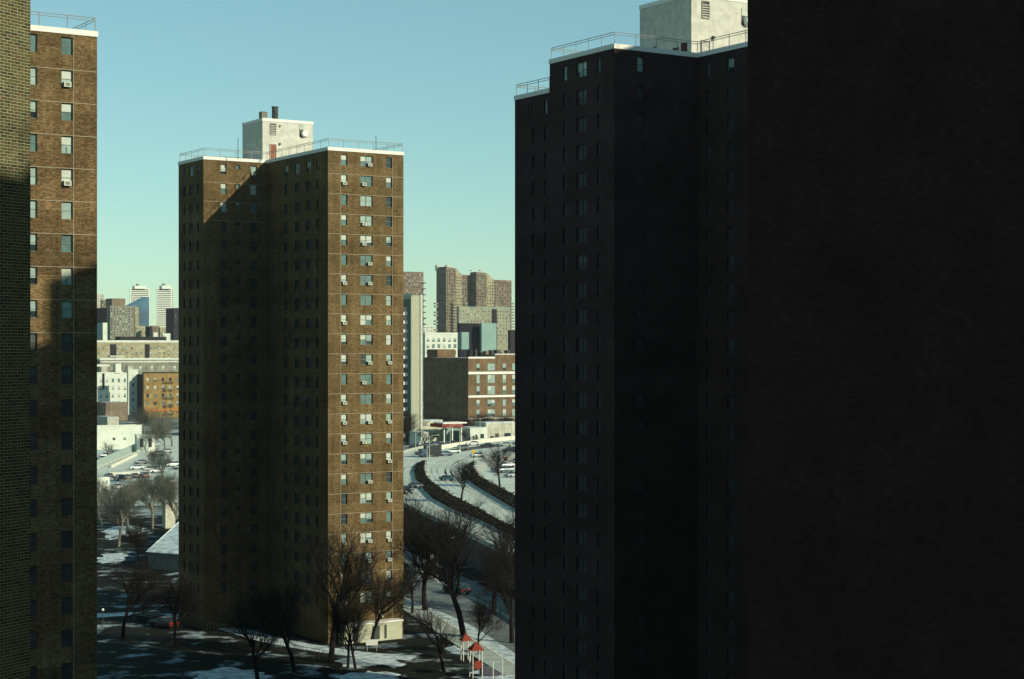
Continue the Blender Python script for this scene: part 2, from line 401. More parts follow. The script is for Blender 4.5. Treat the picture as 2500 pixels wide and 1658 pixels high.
far_e = smooth([fz(300, 262), fz(420, 218), fz(640, 182), fz(860, 148), fz(1080, 124), fz(1280, 102), fz(1500, 80)], 4)
wallstrip('barrier_wall', far_e, 0.5, ZD, ZD + 1.3, CREAM, 'cream wall along the far side of the expressway below the gas station', 'barrier wall')
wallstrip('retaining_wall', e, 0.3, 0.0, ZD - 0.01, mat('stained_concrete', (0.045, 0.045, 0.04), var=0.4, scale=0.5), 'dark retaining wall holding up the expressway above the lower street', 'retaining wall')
m1 = [fz(*p) for p in ((300, 352), (215, 392), (187, 470), (215, 570), (280, 650), (380, 760), (600, 880), (900, 1000), (1275, 1180), (1500, 1290), (1500, 1200), (1275, 1105), (900, 900), (600, 745), (440, 640), (370, 590), (310, 520), (287, 430), (298, 380))]
m2 = [fz(*p) for p in ((832, 360), (768, 430), (760, 500), (800, 580), (900, 650), (1100, 770), (1275, 870), (1500, 980), (1500, 850), (1275, 740), (1000, 600), (870, 520), (825, 430), (838, 385))]
def inside(p, poly):
    c = False; n = len(poly)
    for i in range(n):
        a, b = poly[i], poly[(i + 1) % n]
        if (a[1] > p[1]) != (b[1] > p[1]) and p[0] < (b[0] - a[0]) * (p[1] - a[1]) / (b[1] - a[1]) + a[0]: c = not c
    return c
def shrubs(polys, n):
    r = random.Random(5); mb = MB()
    for poly in polys:
        x0, x1 = min(p[0] for p in poly), max(p[0] for p in poly); y0, y1 = min(p[1] for p in poly), max(p[1] for p in poly); k_ = 0
        while k_ < n:
            p = (r.uniform(x0, x1), r.uniform(y0, y1))
            if not inside(p, poly): x0 += 0; k_ += .02; continue
            k_ += 1; h = r.uniform(.1, .45)
            for t in range(5):
                a = r.uniform(0, 6.28); w = r.uniform(.1, .35); q = (p[0] + r.gauss(0, .4), p[1] + r.gauss(0, .4)); e = (q[0] + r.gauss(0, .4), q[1] + r.gauss(0, .4))
                mb.face([(q[0] - w * math.cos(a), q[1] - w * math.sin(a), ZD + .68), (q[0] + w * math.cos(a), q[1] + w * math.sin(a), ZD + .68), (*e, ZD + .7 + h * r.uniform(.5, 1))])
    o = mb.build('shrubs', mat('dead_shrub', (0.022, 0.022, 0.016), var=.6, scale=2, spec=0.0), kind='stuff'); return o
shrubs((m1, m2), 900)
for q, poly in enumerate((m1, m2)):
    mb = MB(); mb.prism(poly, ZD, ZD + 0.7); o = mb.build('planted_median', SOIL, kind='structure')
    ring(ccw(poly), 0.25, 0.1, ZD, ZD + 0.35).build('kerb', CONC, kind='structure')
sheet('pavement', [fz(*p) for p in ((838, 445), (900, 380), (1060, 310), (1275, 262), (1500, 220), (1500, 262), (1275, 306), (1080, 360), (960, 430), (880, 515))], ZD + 0.01, CREAM)
# dashed lane lines on the middle roadway and the near roadway
def lerp2(a, b, t): return (a[0] + (b[0] - a[0]) * t, a[1] + (b[1] - a[1]) * t)
LA = smooth([fz(*p) for p in ((1275, 190), (900, 270), (600, 330), (480, 420), (520, 520), (680, 640), (980, 790), (1275, 960))], 8)
LB = smooth([fz(*p) for p in ((1275, 215), (980, 290), (760, 345), (640, 430), (660, 510), (790, 620), (1060, 760), (1275, 880))], 8)
LC = smooth([fz(*p) for p in ((560, 300), (250, 330), (120, 430), (100, 560), (160, 700), (420, 880), (800, 1060), (1275, 1290))], 8)
sheet('shoulder', [fz(*p) for p in ((395, 262), (420, 244), (640, 212), (860, 178), (1080, 152), (1280, 132), (1500, 112), (1500, 138), (1280, 160), (1080, 186), (860, 210), (640, 248), (480, 280))], ZD + 0.008, mat('dark_asphalt', (0.05, .055, .055), c2=(.11,.13,.12), scale=.2))  # darker strip of roadway along the far wall
TRK = mat('tyre_track', (0.48, 0.52, 0.43), c2=(0.30, 0.34, 0.28), scale=.08, lo=.4, hi=.6)
for P in (LA, LB, LC):
    for oc in (-2.6, -1.1, 1.1, 2.6): strip('tyre_track', P, .55, ZD + .001, ZD + .004, TRK, offc=oc)
lm = MB()
for P in (LA, LB, LC):
    for i in range(0, len(P) - 1, 2):
        a, b = Vector(P[i]), Vector(P[i + 1]); t = (b - a).normalized(); n = Vector((-t.y, t.x)) * 0.09; b = a + t * min(3.2, (b - a).length)
        lm.face([(*(a - n), ZD + 0.006), (*(b - n), ZD + 0.006), (*(b + n), ZD + 0.006), (*(a + n), ZD + 0.006)])
lm.build('lane_markings', CREAM, kind='structure')

# ------------------------------------------------------------------ the tall brick towers
ST_H = 2.63
def rooftop_box(parent, C, wu, wv, z0, z1, full=True):
    """white machine room on the roof: C near corner, wu along U, wv along V"""
    a = thing if False else None
    pts = [C, add(C, U, wu), add(add(C, U, wu), V, wv), add(C, V, wv)]
    mb = MB(); mb.prism(pts, z0, z1 - 0.4); mb.build('machine_room', PHW, parent)
    r = ring(ccw(pts), 0.06, 0.3, z1 - 0.4, z1).build('machine_room_coping', WHITE, parent)
    mb = MB(); mb.face([(*p, z1 - 0.1) for p in offset(ccw(pts), -0.25)]); mb.build('machine_room_roof', ROOF, parent)
    return pts
def fitting(parent, name, O, d, s, z, w, h, m, proud=0.05, frame=None):
    q = add(O, d, s); mb = MB(); mb.obox(q, d, w, proud, z, z + h, off=-proud)
    o = mb.build(name, m, parent)
    if frame:
        f = MB(); t = 0.07
        for (a, b, c, e_) in ((-t, w + t, h, h + t), (-t, 0, 0, h), (w, w + t, 0, h)):
            f.obox(add(q, d, a), d, b - a, 0.1, z + c, z + e_, off=-0.1)
        f.build(name + '_frame', frame, o)
    return o
def louver(parent, O, d, s, z, w, h):
    q = add(O, d, s); f = MB(); t = 0.08
    for (a, b, c, e_) in ((0, w, h - t, h), (0, w, 0, t), (0, t, t, h - t), (w - t, w, t, h - t)): f.obox(add(q, d, a), d, b - a, 0.1, z + c, z + e_, off=-0.1)
    o = f.build('vent', mat('vent_frame', (0.25, 0.26, 0.22)), parent)
    mb = MB(); mb.obox(q, d, w, 0.02, z, z + h, off=-0.02); mb.build('vent_backing', DARKM, o)
    sm = MB(); n = (d[1], -d[0]); 
    a = (0, 0); b = (d[0] * (w - 2 * t), d[1] * (w - 2 * t))
    sm.hexa([(n[0] * .03, n[1] * .03, .08), (b[0] + n[0] * .03, b[1] + n[1] * .03, .08), (b[0] + n[0] * .03, b[1] + n[1] * .03, .1), (n[0] * .03, n[1] * .03, .1),
             (n[0] * .085, n[1] * .085, 0), (b[0] + n[0] * .085, b[1] + n[1] * .085, 0), (b[0] + n[0] * .085, b[1] + n[1] * .085, .02), (n[0] * .085, n[1] * .085, .02)])
    me = sm.mesh('slat', PHW); c = int((h - 2 * t) / 0.24)
    for i in range(c): link('slat', me, o, (*add(q, d, t), z + t + 0.02 + i * 0.24))
    return o
def round_fan(parent, O, d, s, z, w, h):
    """opening with a round white exhaust cowl"""
    q = add(O, d, s); mb = MB(); mb.obox(q, d, w, 0.04, z, z + h, off=-0.04); o = mb.build('exhaust_opening', DARKM, parent)
    mb = MB(); mb.obox(q, d, w, 0.05, z + h, z + h + 0.75, off=-0.05); mb.build('exhaust_panel', mat('pale_panel', (0.42, 0.46, 0.37)), o)
    n = (d[1], -d[0]); c = add(q, d, w * 0.68); a = (*add(c, n, 0.03), z + h * 0.5); b = (*add(c, n, 0.55), z + h * 0.5)
    mb = MB(); mb.bar(a, b, 0.52, 0.46, 14); mb.build('exhaust_cowl', WHITE, o)

DCOLS = [(1.95, 2.87, 1.42), (4.85, 6.70, 1.42), (8.70, 9.62, 1.42)]
# --- central tower
T = thing('brick_tower', 'tall brown brick tower in the middle, right face sunlit, left face black in shadow', 'apartment tower', (0, 0, 0), group='brick apartment towers of the estate')
P = at(801, 228.0); ZR = 65.1; CT = T
Q = add(P, V, along(P, V, 651)); A1 = add(Q, NEG(U), along(Q, NEG(U), 497)); A0 = add(A1, V, along(A1, V, 436))
D1 = add(P, U, along(P, U, 985)); wD = along(P, U, 985); lC = along(P, V, 651); wB = along(Q, NEG(U), 497); lA = along(A1, V, 436)
back0 = add(D1, V, lC + lA)
zw = ZR - 0.45
def colat(O, d, pxa, pxb, h=1.4): return (along(O, d, pxa), along(O, d, pxb), h)
tower_face(T, P, U, wD, zw, [colat(P, U, 833, 848), colat(P, U, 880, 910), colat(P, U, 943, 957)], ST_H, 0.42, 23, lit=True, acs=0.42, vlines=(along(P, U, 832) - .05, along(P, U, 958)), seed=3)
cC = sorted(colat(Q, NEG(V), a, b) for a, b in ((694, 704), (720, 731), (747, 759), (772, 777)))
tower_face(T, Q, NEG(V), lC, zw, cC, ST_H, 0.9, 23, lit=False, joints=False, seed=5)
cB = sorted([colat(A1, U, 539, 553), (along(A1, U, 576), along(A1, U, 586), 0.6), colat(A1, U, 611, 627)])
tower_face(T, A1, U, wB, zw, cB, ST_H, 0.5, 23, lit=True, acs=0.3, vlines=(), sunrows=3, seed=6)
cA = sorted(colat(A0, NEG(V), a, b) for a, b in ((448, 453), (462, 472), (481, 486)))
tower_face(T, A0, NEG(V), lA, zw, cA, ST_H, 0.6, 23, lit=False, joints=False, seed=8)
foot = ccw([P, D1, back0, A0, A1, Q])
mb = MB()
for a, b in ((D1, back0), (back0, A0)): mb.face([(*a, 0), (*b, 0), (*b, zw), (*a, zw)])
mb.build('wall', BR, T)
parapet(T, foot, ZR); railing(T, foot, ZR)
PC = at(641, 246.5); pw = along(PC, U, 764); pv = along(PC, V, 592); zp = zt(288, 246.5)
rooftop_box(T, PC, pw, pv, ZR - 0.35, zp)
fitting(T, 'door', PC, U, along(PC, U, 659), ZR - 0.3, 0.95, zt(354, 248) - ZR + 0.3, RUST, frame=PHW)
louver(T, PC, U, along(PC, U, 659), zt(331, 248), 0.95, 1.65)
round_fan(T, PC, U, along(PC, U, 731), zt(335.5, 250), 1.05, 1.1)
fitting(T, 'wall_lamp', PC, U, along(PC, U, 681), zt(356, 249), 0.22, 0.25, DARKM, proud=0.25)
fitting(T, 'wall_lamp', PC, U, along(PC, U, 681) + .05, zt(312, 249), 0.14, 0.2, DARKM, proud=0.2)
mb = MB(); c = add(PC, V, 1.2); c = add(c, U, -0.0 + 0.4); mb.prism([c, add(c, U, .9), add(add(c, U, .9), V, .9), add(c, V, .9)], zp - .1, zp + 1.1); mb.build('chimney', mat('weathered_block', (0.16, 0.15, 0.11)), T)
mb = MB(); c = add(add(PC, V, 2.0), U, along(PC, U, 686)); mb.bar((*c, zp - .1), (*c, zp + 1.9), 0.45, 0.45, 12); mb.bar((*c, zp + 1.9), (*c, zp + 2.02), 0.52, 0.52, 12); mb.build('chimney', mat('sooty_metal', (0.05, 0.055, 0.05), scale=2, var=.6), T)
for px, yy, hh in ((581, 238.6, 2.6), (918, 233.5, 2.3)):
    mb = MB(); c = at(px, yy + 1.2); mb.bar((*c, ZR - .35), (*c, ZR + hh), 0.05, 0.04, 6); mb.build('vent_pipe', DARKM, T)
# white painted ground-floor base with doors
bs = along(P, U, 826); n = NEG(V); O = add(add(P, U, bs), n, 1.6); bw = along(O, U, 982)
mb = MB(); mb.prism([O, add(O, U, bw), add(add(O, U, bw), V, 1.57), add(O, V, 1.57)], 0, 2.35); mb.build('entrance_block', mat('cream_render', (0.42, 0.43, 0.31), var=.15), T)
mb = MB(); mb.prism(offset(ccw([O, add(O, U, bw), add(add(O, U, bw), V, 1.4), add(O, V, 1.4)]), .12), 2.353, 2.55); mb.build('entrance_roof', WHITE, T)
for s, w in ((1.3, 0.5), (4.2, 1.1), (6.0, 0.35)): fitting(T, 'door', O, U, s, 0.25, w, 1.8, DARKM, proud=.03)
fitting(T, 'wall_lamp', P, U, along(P, U, 929), 2.9, 0.3, 0.3, WHITE, proud=.3)

# --- right tower (black against the sky)
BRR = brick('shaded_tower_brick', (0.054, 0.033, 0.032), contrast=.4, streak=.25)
T = thing('brick_tower', 'black shadowed brick tower right of centre with a stepped roof and white machine room', 'apartment tower', group='brick apartment towers of the estate')
E0 = at(1257, 176.0); zl = zt(245, 176) + 0.45; E1 = add(E0, NEG(V), along(E0, NEG(V), 1342)); P1 = add(E0, NEG(V), along(E0, NEG(V), 1500))
Q1 = add(P1, U, along(P1, U, 1702)); R1 = add(Q1, NEG(V), 19.0); S1 = add(R1, U, 11.3)
lE = math.dist(E0, P1); wP = math.dist(P1, Q1)
B1 = add(S1, V, 19.0 + lE); E0b = add(E0, U, wP + 11.3); E1b = add(E1, U, wP + 11.3)
zh = zt(118, P1[1]) + 0.45
l1 = math.dist(E0, E1)
cE = sorted(colat(E0, NEG(V), a, b) for a, b in ((1299, 1304), (1328, 1336)))
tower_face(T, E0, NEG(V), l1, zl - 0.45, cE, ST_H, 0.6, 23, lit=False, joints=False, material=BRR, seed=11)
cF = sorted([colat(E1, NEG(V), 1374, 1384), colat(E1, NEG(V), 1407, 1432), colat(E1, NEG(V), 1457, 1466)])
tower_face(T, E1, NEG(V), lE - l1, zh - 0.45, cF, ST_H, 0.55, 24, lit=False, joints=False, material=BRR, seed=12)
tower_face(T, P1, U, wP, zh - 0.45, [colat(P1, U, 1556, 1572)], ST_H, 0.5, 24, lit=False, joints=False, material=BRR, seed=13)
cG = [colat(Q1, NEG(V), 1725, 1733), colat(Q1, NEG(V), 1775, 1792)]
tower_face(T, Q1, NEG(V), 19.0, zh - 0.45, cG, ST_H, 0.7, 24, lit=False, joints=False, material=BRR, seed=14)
mb = MB()
for a, b in ((R1, S1), (S1, E1b), (E1b, E1)): mb.face([(*a, 0), (*b, 0), (*b, zh - .45), (*a, zh - .45)])
for a, b in ((E1b, E0b), (E0b, E0)): mb.face([(*a, 0), (*b, 0), (*b, zl - .45), (*a, zl - .45)])
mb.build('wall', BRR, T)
fh = ccw([E1, P1, Q1, R1, S1, E1b]); flo = ccw([E0, add(E1, V, .08), add(E1b, V, .08), E0b])
parapet(T, fh, zh); railing(T, fh, zh); parapet(T, flo, zl); railing(T, flo, zl)
PC = at(1688, 170.6); pw = 8.6; pv = along(PC, V, 1562); zp = zt(14, PC[1] + V[1] * pv)
rooftop_box(T, PC, pw, pv, zh - .35, zp)
fitting(T, 'door', PC, U, along(PC, U, 1712), zh - .3, 0.95, 2.2, mat('pale_door', (0.45, 0.43, 0.38)), frame=DARKM)
louver(T, PC, U, along(PC, U, 1713), zt(48, 172), 0.95, 1.75)
round_fan(T, PC, U, along(PC, U, 1810), zt(61, 174), 1.05, 0.95)
dv = NEG(V); OV = add(PC, V, pv)
for a, b, t in ((1596, 1601, 2.1), (1643, 1657, 1.5), (1663, 1678, 1.8)):
    s = along(OV, dv, a); fitting(T, 'door', OV, dv, s, zh - .3, along(OV, dv, b) - s, t + .3, mat('dark_red_door', (0.07, 0.02, 0.02)), proud=.04)
fitting(T, 'wall_lamp', PC, U, along(PC, U, 1738), zt(96, 172), 0.2, 0.3, DARKM, proud=.25)

# --- left tower
T = thing('brick_tower', 'brown brick tower at the left edge, shade covering its lower right corner', 'apartment tower', group='brick apartment towers of the estate')
K = at(237, 142.0); zk = zt(90.4, 142) + .45; L0 = add(K, NEG(U), 11.3)
lc = sorted([(11.3 - 2.95, 11.3 - 2.02, 1.42), (11.3 - 6.8, 11.3 - 4.93, 1.42), (11.3 - 9.6, 11.3 - 8.7, 1.42)])
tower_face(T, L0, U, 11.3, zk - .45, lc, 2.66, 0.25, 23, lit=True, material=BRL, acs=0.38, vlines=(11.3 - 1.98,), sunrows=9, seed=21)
LW = add(L0, NEG(U), 42); Kb = add(K, V, 28); L0b = add(LW, V, 28); mb = MB()
for a, b in ((K, Kb), (Kb, L0b), (L0b, LW), (LW, L0)): mb.face([(*a, 0), (*b, 0), (*b, zk - .45), (*a, zk - .45)])
mb.build('wall', BRL, T); fk = ccw([K, Kb, L0b, LW]); parapet(T, fk, zk); railing(T, fk, zk)

# --- wing of the near building: black wall at the right of the frame
def plain_block(name, label, pts, z, m=BR, rail_=True, group=None, z0=0, cat='apartment tower'):
    t = thing(name, label, cat, group=group); mb = MB(); pts = ccw(pts); n_ = len(pts)
    for i in range(n_): a, b = pts[i], pts[(i + 1) % n_]; mb.face([(*a, z0), (*b, z0), (*b, z - .45), (*a, z - .45)])
    mb.build('wall', m, t); parapet(t, pts, z)
    if rail_: railing(t, pts, z)
    return t
NE = at(1825, 48.0)
wd = NEG(V); NE2 = add(NE, wd, 38.2)
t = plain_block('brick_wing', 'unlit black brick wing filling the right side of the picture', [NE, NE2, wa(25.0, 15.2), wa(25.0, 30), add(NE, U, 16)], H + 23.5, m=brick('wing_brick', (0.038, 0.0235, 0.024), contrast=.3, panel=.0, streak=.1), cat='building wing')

# --- left foreground wall, built brick by brick
nd = Vector((0.451, 0.892)).normalized(); nn = Vector((nd.y, -nd.x)); NW = Vector(at(74, 38.0))
t = thing('brick_wall', 'near brick wall at the left edge of the picture, upper half sunlit, bricks and pale mortar clearly visible', 'brick wall')
b0 = NW - nd * 9
MORT = mat('mortar', (0.27, 0.28, 0.16), var=.2, scale=3)
mb = MB(); mb.prism([tuple(b0), tuple(NW), tuple(NW - nn * 6), tuple(b0 - nn * 6)], 0, H + 24); mb.build('wall', MORT, t)
bc = [mat('brick_%s' % nme, c, var=.35, scale=9, rough=.9) for nme, c in (('brown', (0.072, 0.056, 0.023)), ('olive', (0.070, 0.066, 0.025)), ('dark', (0.035, 0.033, 0.018)), ('red', (0.075, 0.050, 0.023)), ('tan', (0.09, 0.079, 0.034)))]
def one_brick(L, m):
    b = MB(); b.box(0, L, -0.005, 0.03, 0, 0.0515); return b.mesh('brick', m)
BM = {(L, i): one_brick(L, m) for L in (0.187, 0.086) for i, m in enumerate(bc)}
rb = MB(); zc = H - 9.0; crs = 0.0677; row = 0; nb = 0; rot = math.atan2(nd.y, nd.x)
while zc < H + 9.2:
    header = row % 6 == 5
    s = 0.0 if (row % 2 == 0 or header) else -0.105; u = 0.0 + (0 if s == 0 else 0)
    s = 0.004 if row % 2 == 0 else 0.107
    if row % 2: first = 0.097
    xs = []
    pos = 0.0
    if row % 2 and not header: xs.append((pos, 0.086)); pos += 0.103
    Lb = 0.086 if header else 0.187
    while pos < 1.5: xs.append((pos, Lb)); pos += Lb + 0.017
    for (a, L) in xs:
        i = rnd.choices(range(5), (4, 4, 3, 2, 2))[0]
        q = NW - nd * (a + L); jit = rnd.uniform(-0.003, 0.003)
        inview = a < 1.06
        if zc > H + 3.95 and zc < H + 7.65 and inview and nb < 300:
            link('brick', BM[(L, i)], t, (q.x - nn.x * jit, q.y - nn.y * jit, zc), rot); nb += 1
        else:
            c = [q + nn * (.005 + jit * .5), q + nd * L + nn * (.005 + jit * .5), q + nd * L - nn * .03, q - nn * .03]
            rb.hexa([(*p, zc) for p in c] + [(*p, zc + .0515) for p in c], i)
    zc += crs; row += 1
rb.build('brickwork', bc, t, kind='stuff')

# --- neighbouring towers of the estate outside the frame; they throw the shade on the left tower
plain_block('brick_tower', 'estate tower standing to the right outside the picture, lower of the two', [wa(72, -20), wa(102.3, -20), wa(102.3, 14), wa(72, 14)], H + 37.8, group='estate towers out of view')
plain_block('brick_tower', 'estate tower standing to the right outside the picture, taller of the two', [wa(102.1, -10), wa(153.5, -33), wa(153.5, -2), wa(102.1, 12)], H + 47.3, group='estate towers out of view')

# ------------------------------------------------------------------ the city beyond
FB = {}
def wallmat(name, c, **kw): return brick(name, c, **kw)
def block(name, label, pxL, pxC, pxR, ytop, Y, m, mv=None, cat='apartment building', group=None, base=0.0, uwin=None, vwin=None, coping=None, cop_h=0.5, single=False, seed=0, roofm=None, back=True, parent=None, tall=None, dim=False):
    """box building: near corner at column pxC and distance Y, right face along U to pxR, left face along V to pxL
    uwin/vwin: (columns, width px, height px, row pitch px, first row px below the top, rows[, margin])"""
    C = at(pxC, Y); wu = max(2.0, along(C, U, pxR)); wv = max(2.0, along(C, V, pxL)) if pxL < pxC else 12.0
    z = tall if tall else zt(ytop, Y); t = parent or thing(name, label, cat, group=group); rr = random.Random(seed * 7 + 1)
    pts = [C, add(C, U, wu), add(add(C, U, wu), V, wv), add(C, V, wv)]
    def face(O, d, w, win, mm, s0=None):
        holes = []; mpp = Y / F
        if win:
            n_, ww, wh, pitch, first, rows = win[:6]; mg = win[6] if len(win) > 6 else 0.5
            stepx = w / (n_ - 1 + 2 * mg) if n_ > 1 else w
            W2 = min(ww * mpp, stepx * 0.7) if mm is not None else ww * mpp
            for i in range(n_):
                x = stepx * (mg + i) if n_ > 1 else w / 2
                for j in range(rows):
                    b = z - (first + j * pitch) * mpp; holes.append((max(.1, x - W2 / 2), min(w - .1, x + W2 / 2), b - wh * mpp, b))
            holes = [h for h in holes if h[2] > base + .2]
        mb = MB(); facade(mb, O, d, w, base, z, holes, dep=max(.15, 0.25 * mpp * 2)); mb.build('wall', mm, t)
        dep = max(.15, 0.25 * mpp * 2) - 0.02; n = (d[1], -d[0]); g = MB(); rz = math.atan2(d[1], d[0])
        for (a, b, c, e_) in holes:
            q = add(add(O, d, a), n, -dep); mi = rr.choice([0, 0, 0, 1, 2, 3])
            if single and (b - a) > 0.4:
                kk = 8 if (dim and d[0] < .7) else rr.choice([0, 1, 3, 5, 5, 7, 1, 2]); fm, pm = window_meshes(b - a, e_ - c, kk, (b - a) > 2.2)  # dim side gets the shade-toned window kind
                o = link('window', fm, t, (*add(q, n, .08), c), rz); link('pane', pm, o)
            else:
                e2 = add(q, d, b - a); g.face([(*q, c), (*e2, c), (*e2, e_), (*q, e_)], mi)
        if g.f: g.build('window', [GLD, GLT, BLW, BLT], t, kind='stuff')
    face(C, U, wu, uwin, m); face(add(C, V, wv), NEG(V), wv, vwin, mv or m)
    mb = MB()
    for a, b in ((pts[1], pts[2]), (pts[2], pts[3])): mb.face([(*a, base), (*b, base), (*b, z), (*a, z)])
    mb.build('wall', mv or m, t)
    if coping: ring(ccw(pts), 0.15, 0.35, z - 0.02, z + cop_h).build('coping', coping, t)
    mb = MB(); mb.face([(*p, z - 0.03) for p in offset(ccw(pts), -0.01)]); mb.build('roof', roofm or ROOF, t)
    return t, C, wu, wv, z
def bump_(t, px0, px1, y0, y1, Y, m, name='roof_house', depth=5.0):
    C = at(px0, Y); mb = MB(); w = along(C, U, px1); mb.prism([C, add(C, U, w), add(add(C, U, w), V, depth), add(C, V, depth)], zt(y1, Y), zt(y0, Y)); return mb.build(name, m, t)

tanb = wallmat('tan_brick', (0.30, 0.27, 0.17)); greyb = wallmat('grey_brick', (0.20, 0.20, 0.155), contrast=.5)
darkb = wallmat('dark_brick', (0.028, 0.026, 0.03), contrast=.4); redb = wallmat('school_red_brick', (0.15, 0.10, 0.056), contrast=.6)
ochre = wallmat('ochre_brick', (0.235, 0.16, 0.06), contrast=.6); paleb = wallmat('pale_brick', (0.42, 0.42, 0.33), contrast=.4)
brownb = wallmat('brown_brick', (0.18, 0.14, 0.10), contrast=.6); whit = mat('white_render', (0.56, 0.60, 0.50), var=.12, scale=.3)
tealm = mat('teal_panel', (0.20, 0.31, 0.27), var=.12, scale=.2); dglass = mat('dark_curtain_glass', (0.015, 0.015, 0.024), spec=.08, rough=.7, var=.4, scale=.3)
bluegl = mat('blue_curtain_glass', (0.05, 0.12, 0.18), rough=.25, var=.35, scale=.06); hazyw = mat('far_white_slab', (0.62, 0.66, 0.56), var=.08)

# left gap, far to near
def striped(label, pxL, pxC, pxR, ytop, ybot, Y, rows, fin=None):
    t = thing('striped_tower', label, 'tower block', group='far white striped tower blocks')
    C = at(pxC, Y); wu = along(C, U, pxR); wv = 14.0 if pxL >= pxC else along(C, V, pxL); z1 = zt(ytop, Y); z0 = 0
    pts = ccw([C, add(C, U, wu), add(add(C, U, wu), V, wv), add(C, V, wv)])
    mb = MB(); mb.prism(offset(pts, -0.9), z0, z1 - 1.0); mb.build('window_wall', mat('far_window_wall', (0.07, 0.085, 0.07), var=.5, scale=.3), t)
    st = (z1 - zt(ybot, Y)) / rows; r = ring(pts, 0, 1.2, 0, st * 0.52); me = r.mesh('balcony_band', hazyw)
    for i in range(rows + 4): link('balcony_band', me, t, (0, 0, z1 - st * (i + 0.52)))
    for px in (fin or []):
        O = add(C, U, along(C, U, px)); mb = MB(); mb.obox(O, U, 1.6, .8, z0, z1 + .4, off=-.5); mb.build('corner_pier', hazyw, t)
    mb = MB(); mb.prism(offset(pts, -6), z1 - 1, z1 + 3.5); mb.build('roof_house', hazyw, t)
    mb = MB(); c = add(add(C, U, wu * .42), V, 5); mb.prism([c, add(c, U, 4), add(add(c, U, 4), V, 4), add(c, V, 4)], z1, z1 + 7); mb.build('roof_house', greyb, t)
    return t
striped('white striped tower block with a bright vertical pier, rightmost on the left skyline', 382, 383, 425, 703.5, 815, 2500, 24, fin=[416])
striped('white striped tower block behind the slanted blue glass building', 316, 317, 364, 703.5, 800, 2650, 21, fin=[317, 362])
block('tower_block', 'pale far tower at the left end of the skyline', 226, 228, 254, 718, 2300, paleb, uwin=(5, 2, 2.5, 6, 4, 12))
t = thing('glass_building', 'blue glass building with a slanted top on the left skyline', 'office building')
C = at(321, 1900); w = along(C, U, 364); a = [C, add(C, U, w), add(add(C, U, w), V, 22), add(C, V, 22)]
mb = MB(); zz = [zt(747, 1900), zt(724, 1900)]
mb.hexa([(*p, 0) for p in a] + [(*a[0], zz[0]), (*a[1], zz[1]), (*a[2], zz[1]), (*a[3], zz[0])]); mb.build('glass_wall', bluegl, t)
for i in range(14):
    zq = zt(760 + i * 5, 1900); mb = MB(); mb.obox(a[0], U, w, .2, zq, zq + .6, off=-.2); mb.build('floor_band', mat('floor_band', (0.05, .07, .09)), t)
block('tower_block', 'brown block with flat roof left of the big grey block', 245, 248, 273, 732, 1500, brownb, uwin=(5, 2, 3, 6, 5, 12))
block('tower_block', 'dark round-shouldered block low on the left skyline', 226, 260, 263, 751, 1420, darkb, cat='apartment building')
t, C, wu, wv, z = block('tower_block', 'big grey brown apartment block with a grid of dark windows and raised top', 262, 269, 333, 747, 1350, greyb, uwin=(9, 3.2, 3.4, 6.3, 5, 13), vwin=(2, 2.5, 3.4, 6.3, 5, 13), seed=2)
bump_(t, 273, 306, 728.5, 748, 1356, brownb, depth=14)
block('tower_block', 'narrow tan slab beside the big grey block', 327, 329, 339, 749, 1330, tanb, uwin=(2, 2, 3, 6.5, 8, 9))
block('pale_building', 'small pale green box building under the dark block', 222, 251, 262, 788, 1210, whit, mv=tealm, cat='building', vwin=(4, 2, 3, 6, 6, 4))  # left face teal, a shaded copy of the white walls
for i, (a, c, b, y, Y, m, lab, vw) in enumerate((
    (331, 333, 357, 796, 1300, tanb, 'tan house block under the blue glass building', 4), (355, 366, 367, 797, 1290, darkb, 'dark narrow block between tan and reddish blocks', 0),
    (366, 368, 389, 795, 1310, brownb, 'reddish block under the sky gap of the left skyline', 4), (373, 375, 385, 812, 1240, whit, 'tiny white roof hut in front of the reddish block', 1),
    (388, 391, 405, 799, 1300, tanb, 'tan block left of the striped tower foot', 3), (396, 398, 416, 814, 1230, whit, 'low white roofed building at the striped tower foot', 3),
    (405, 424, 455, 752, 1600, darkb, 'dark brown block right of the striped tower', 3))):
    block('city_building', lab, a, c, b, y, Y, m, cat='building', uwin=(vw, 2.2, 3, 6, 5, 6) if vw > 1 else None, seed=i)
t, C, wu, wv, z = block('long_building', 'long tan apartment building with a pale roof edge and dark shaft bays', 222, 223, 440, 836, 1150, tanb, uwin=(19, 4.0, 5.5, 12, 12, 3), coping=whit, cop_h=1.4, single=True, seed=5)
for px0, px1 in ((269, 284), (354, 365)):
    O = add(C, U, along(C, U, px0)); w = along(O, U, px1); mb = MB(); mb.obox(O, U, w, .3, 0, z - 1.2, off=-.3); mb.build('shaft_shade_strip', darkb, t)  # dark slab on the wall, the shaft's shade put into its colour
bump_(t, 294, 406, 822, 835, 1165, darkb, depth=10)
t, C, wu, wv, z = block('long_building', 'grey brown row building with a double white roof rail above the ochre building', 222, 244, 440, 879, 1080, greyb, uwin=(7, 6.5, 12, 20, 15, 2), coping=whit, cop_h=1.0, single=True, seed=6)
mb = MB(); mb.obox(add(C, U, 1), U, wu - 1, .25, z - 1.6, z - .9, off=-.25); mb.build('cornice', whit, t)
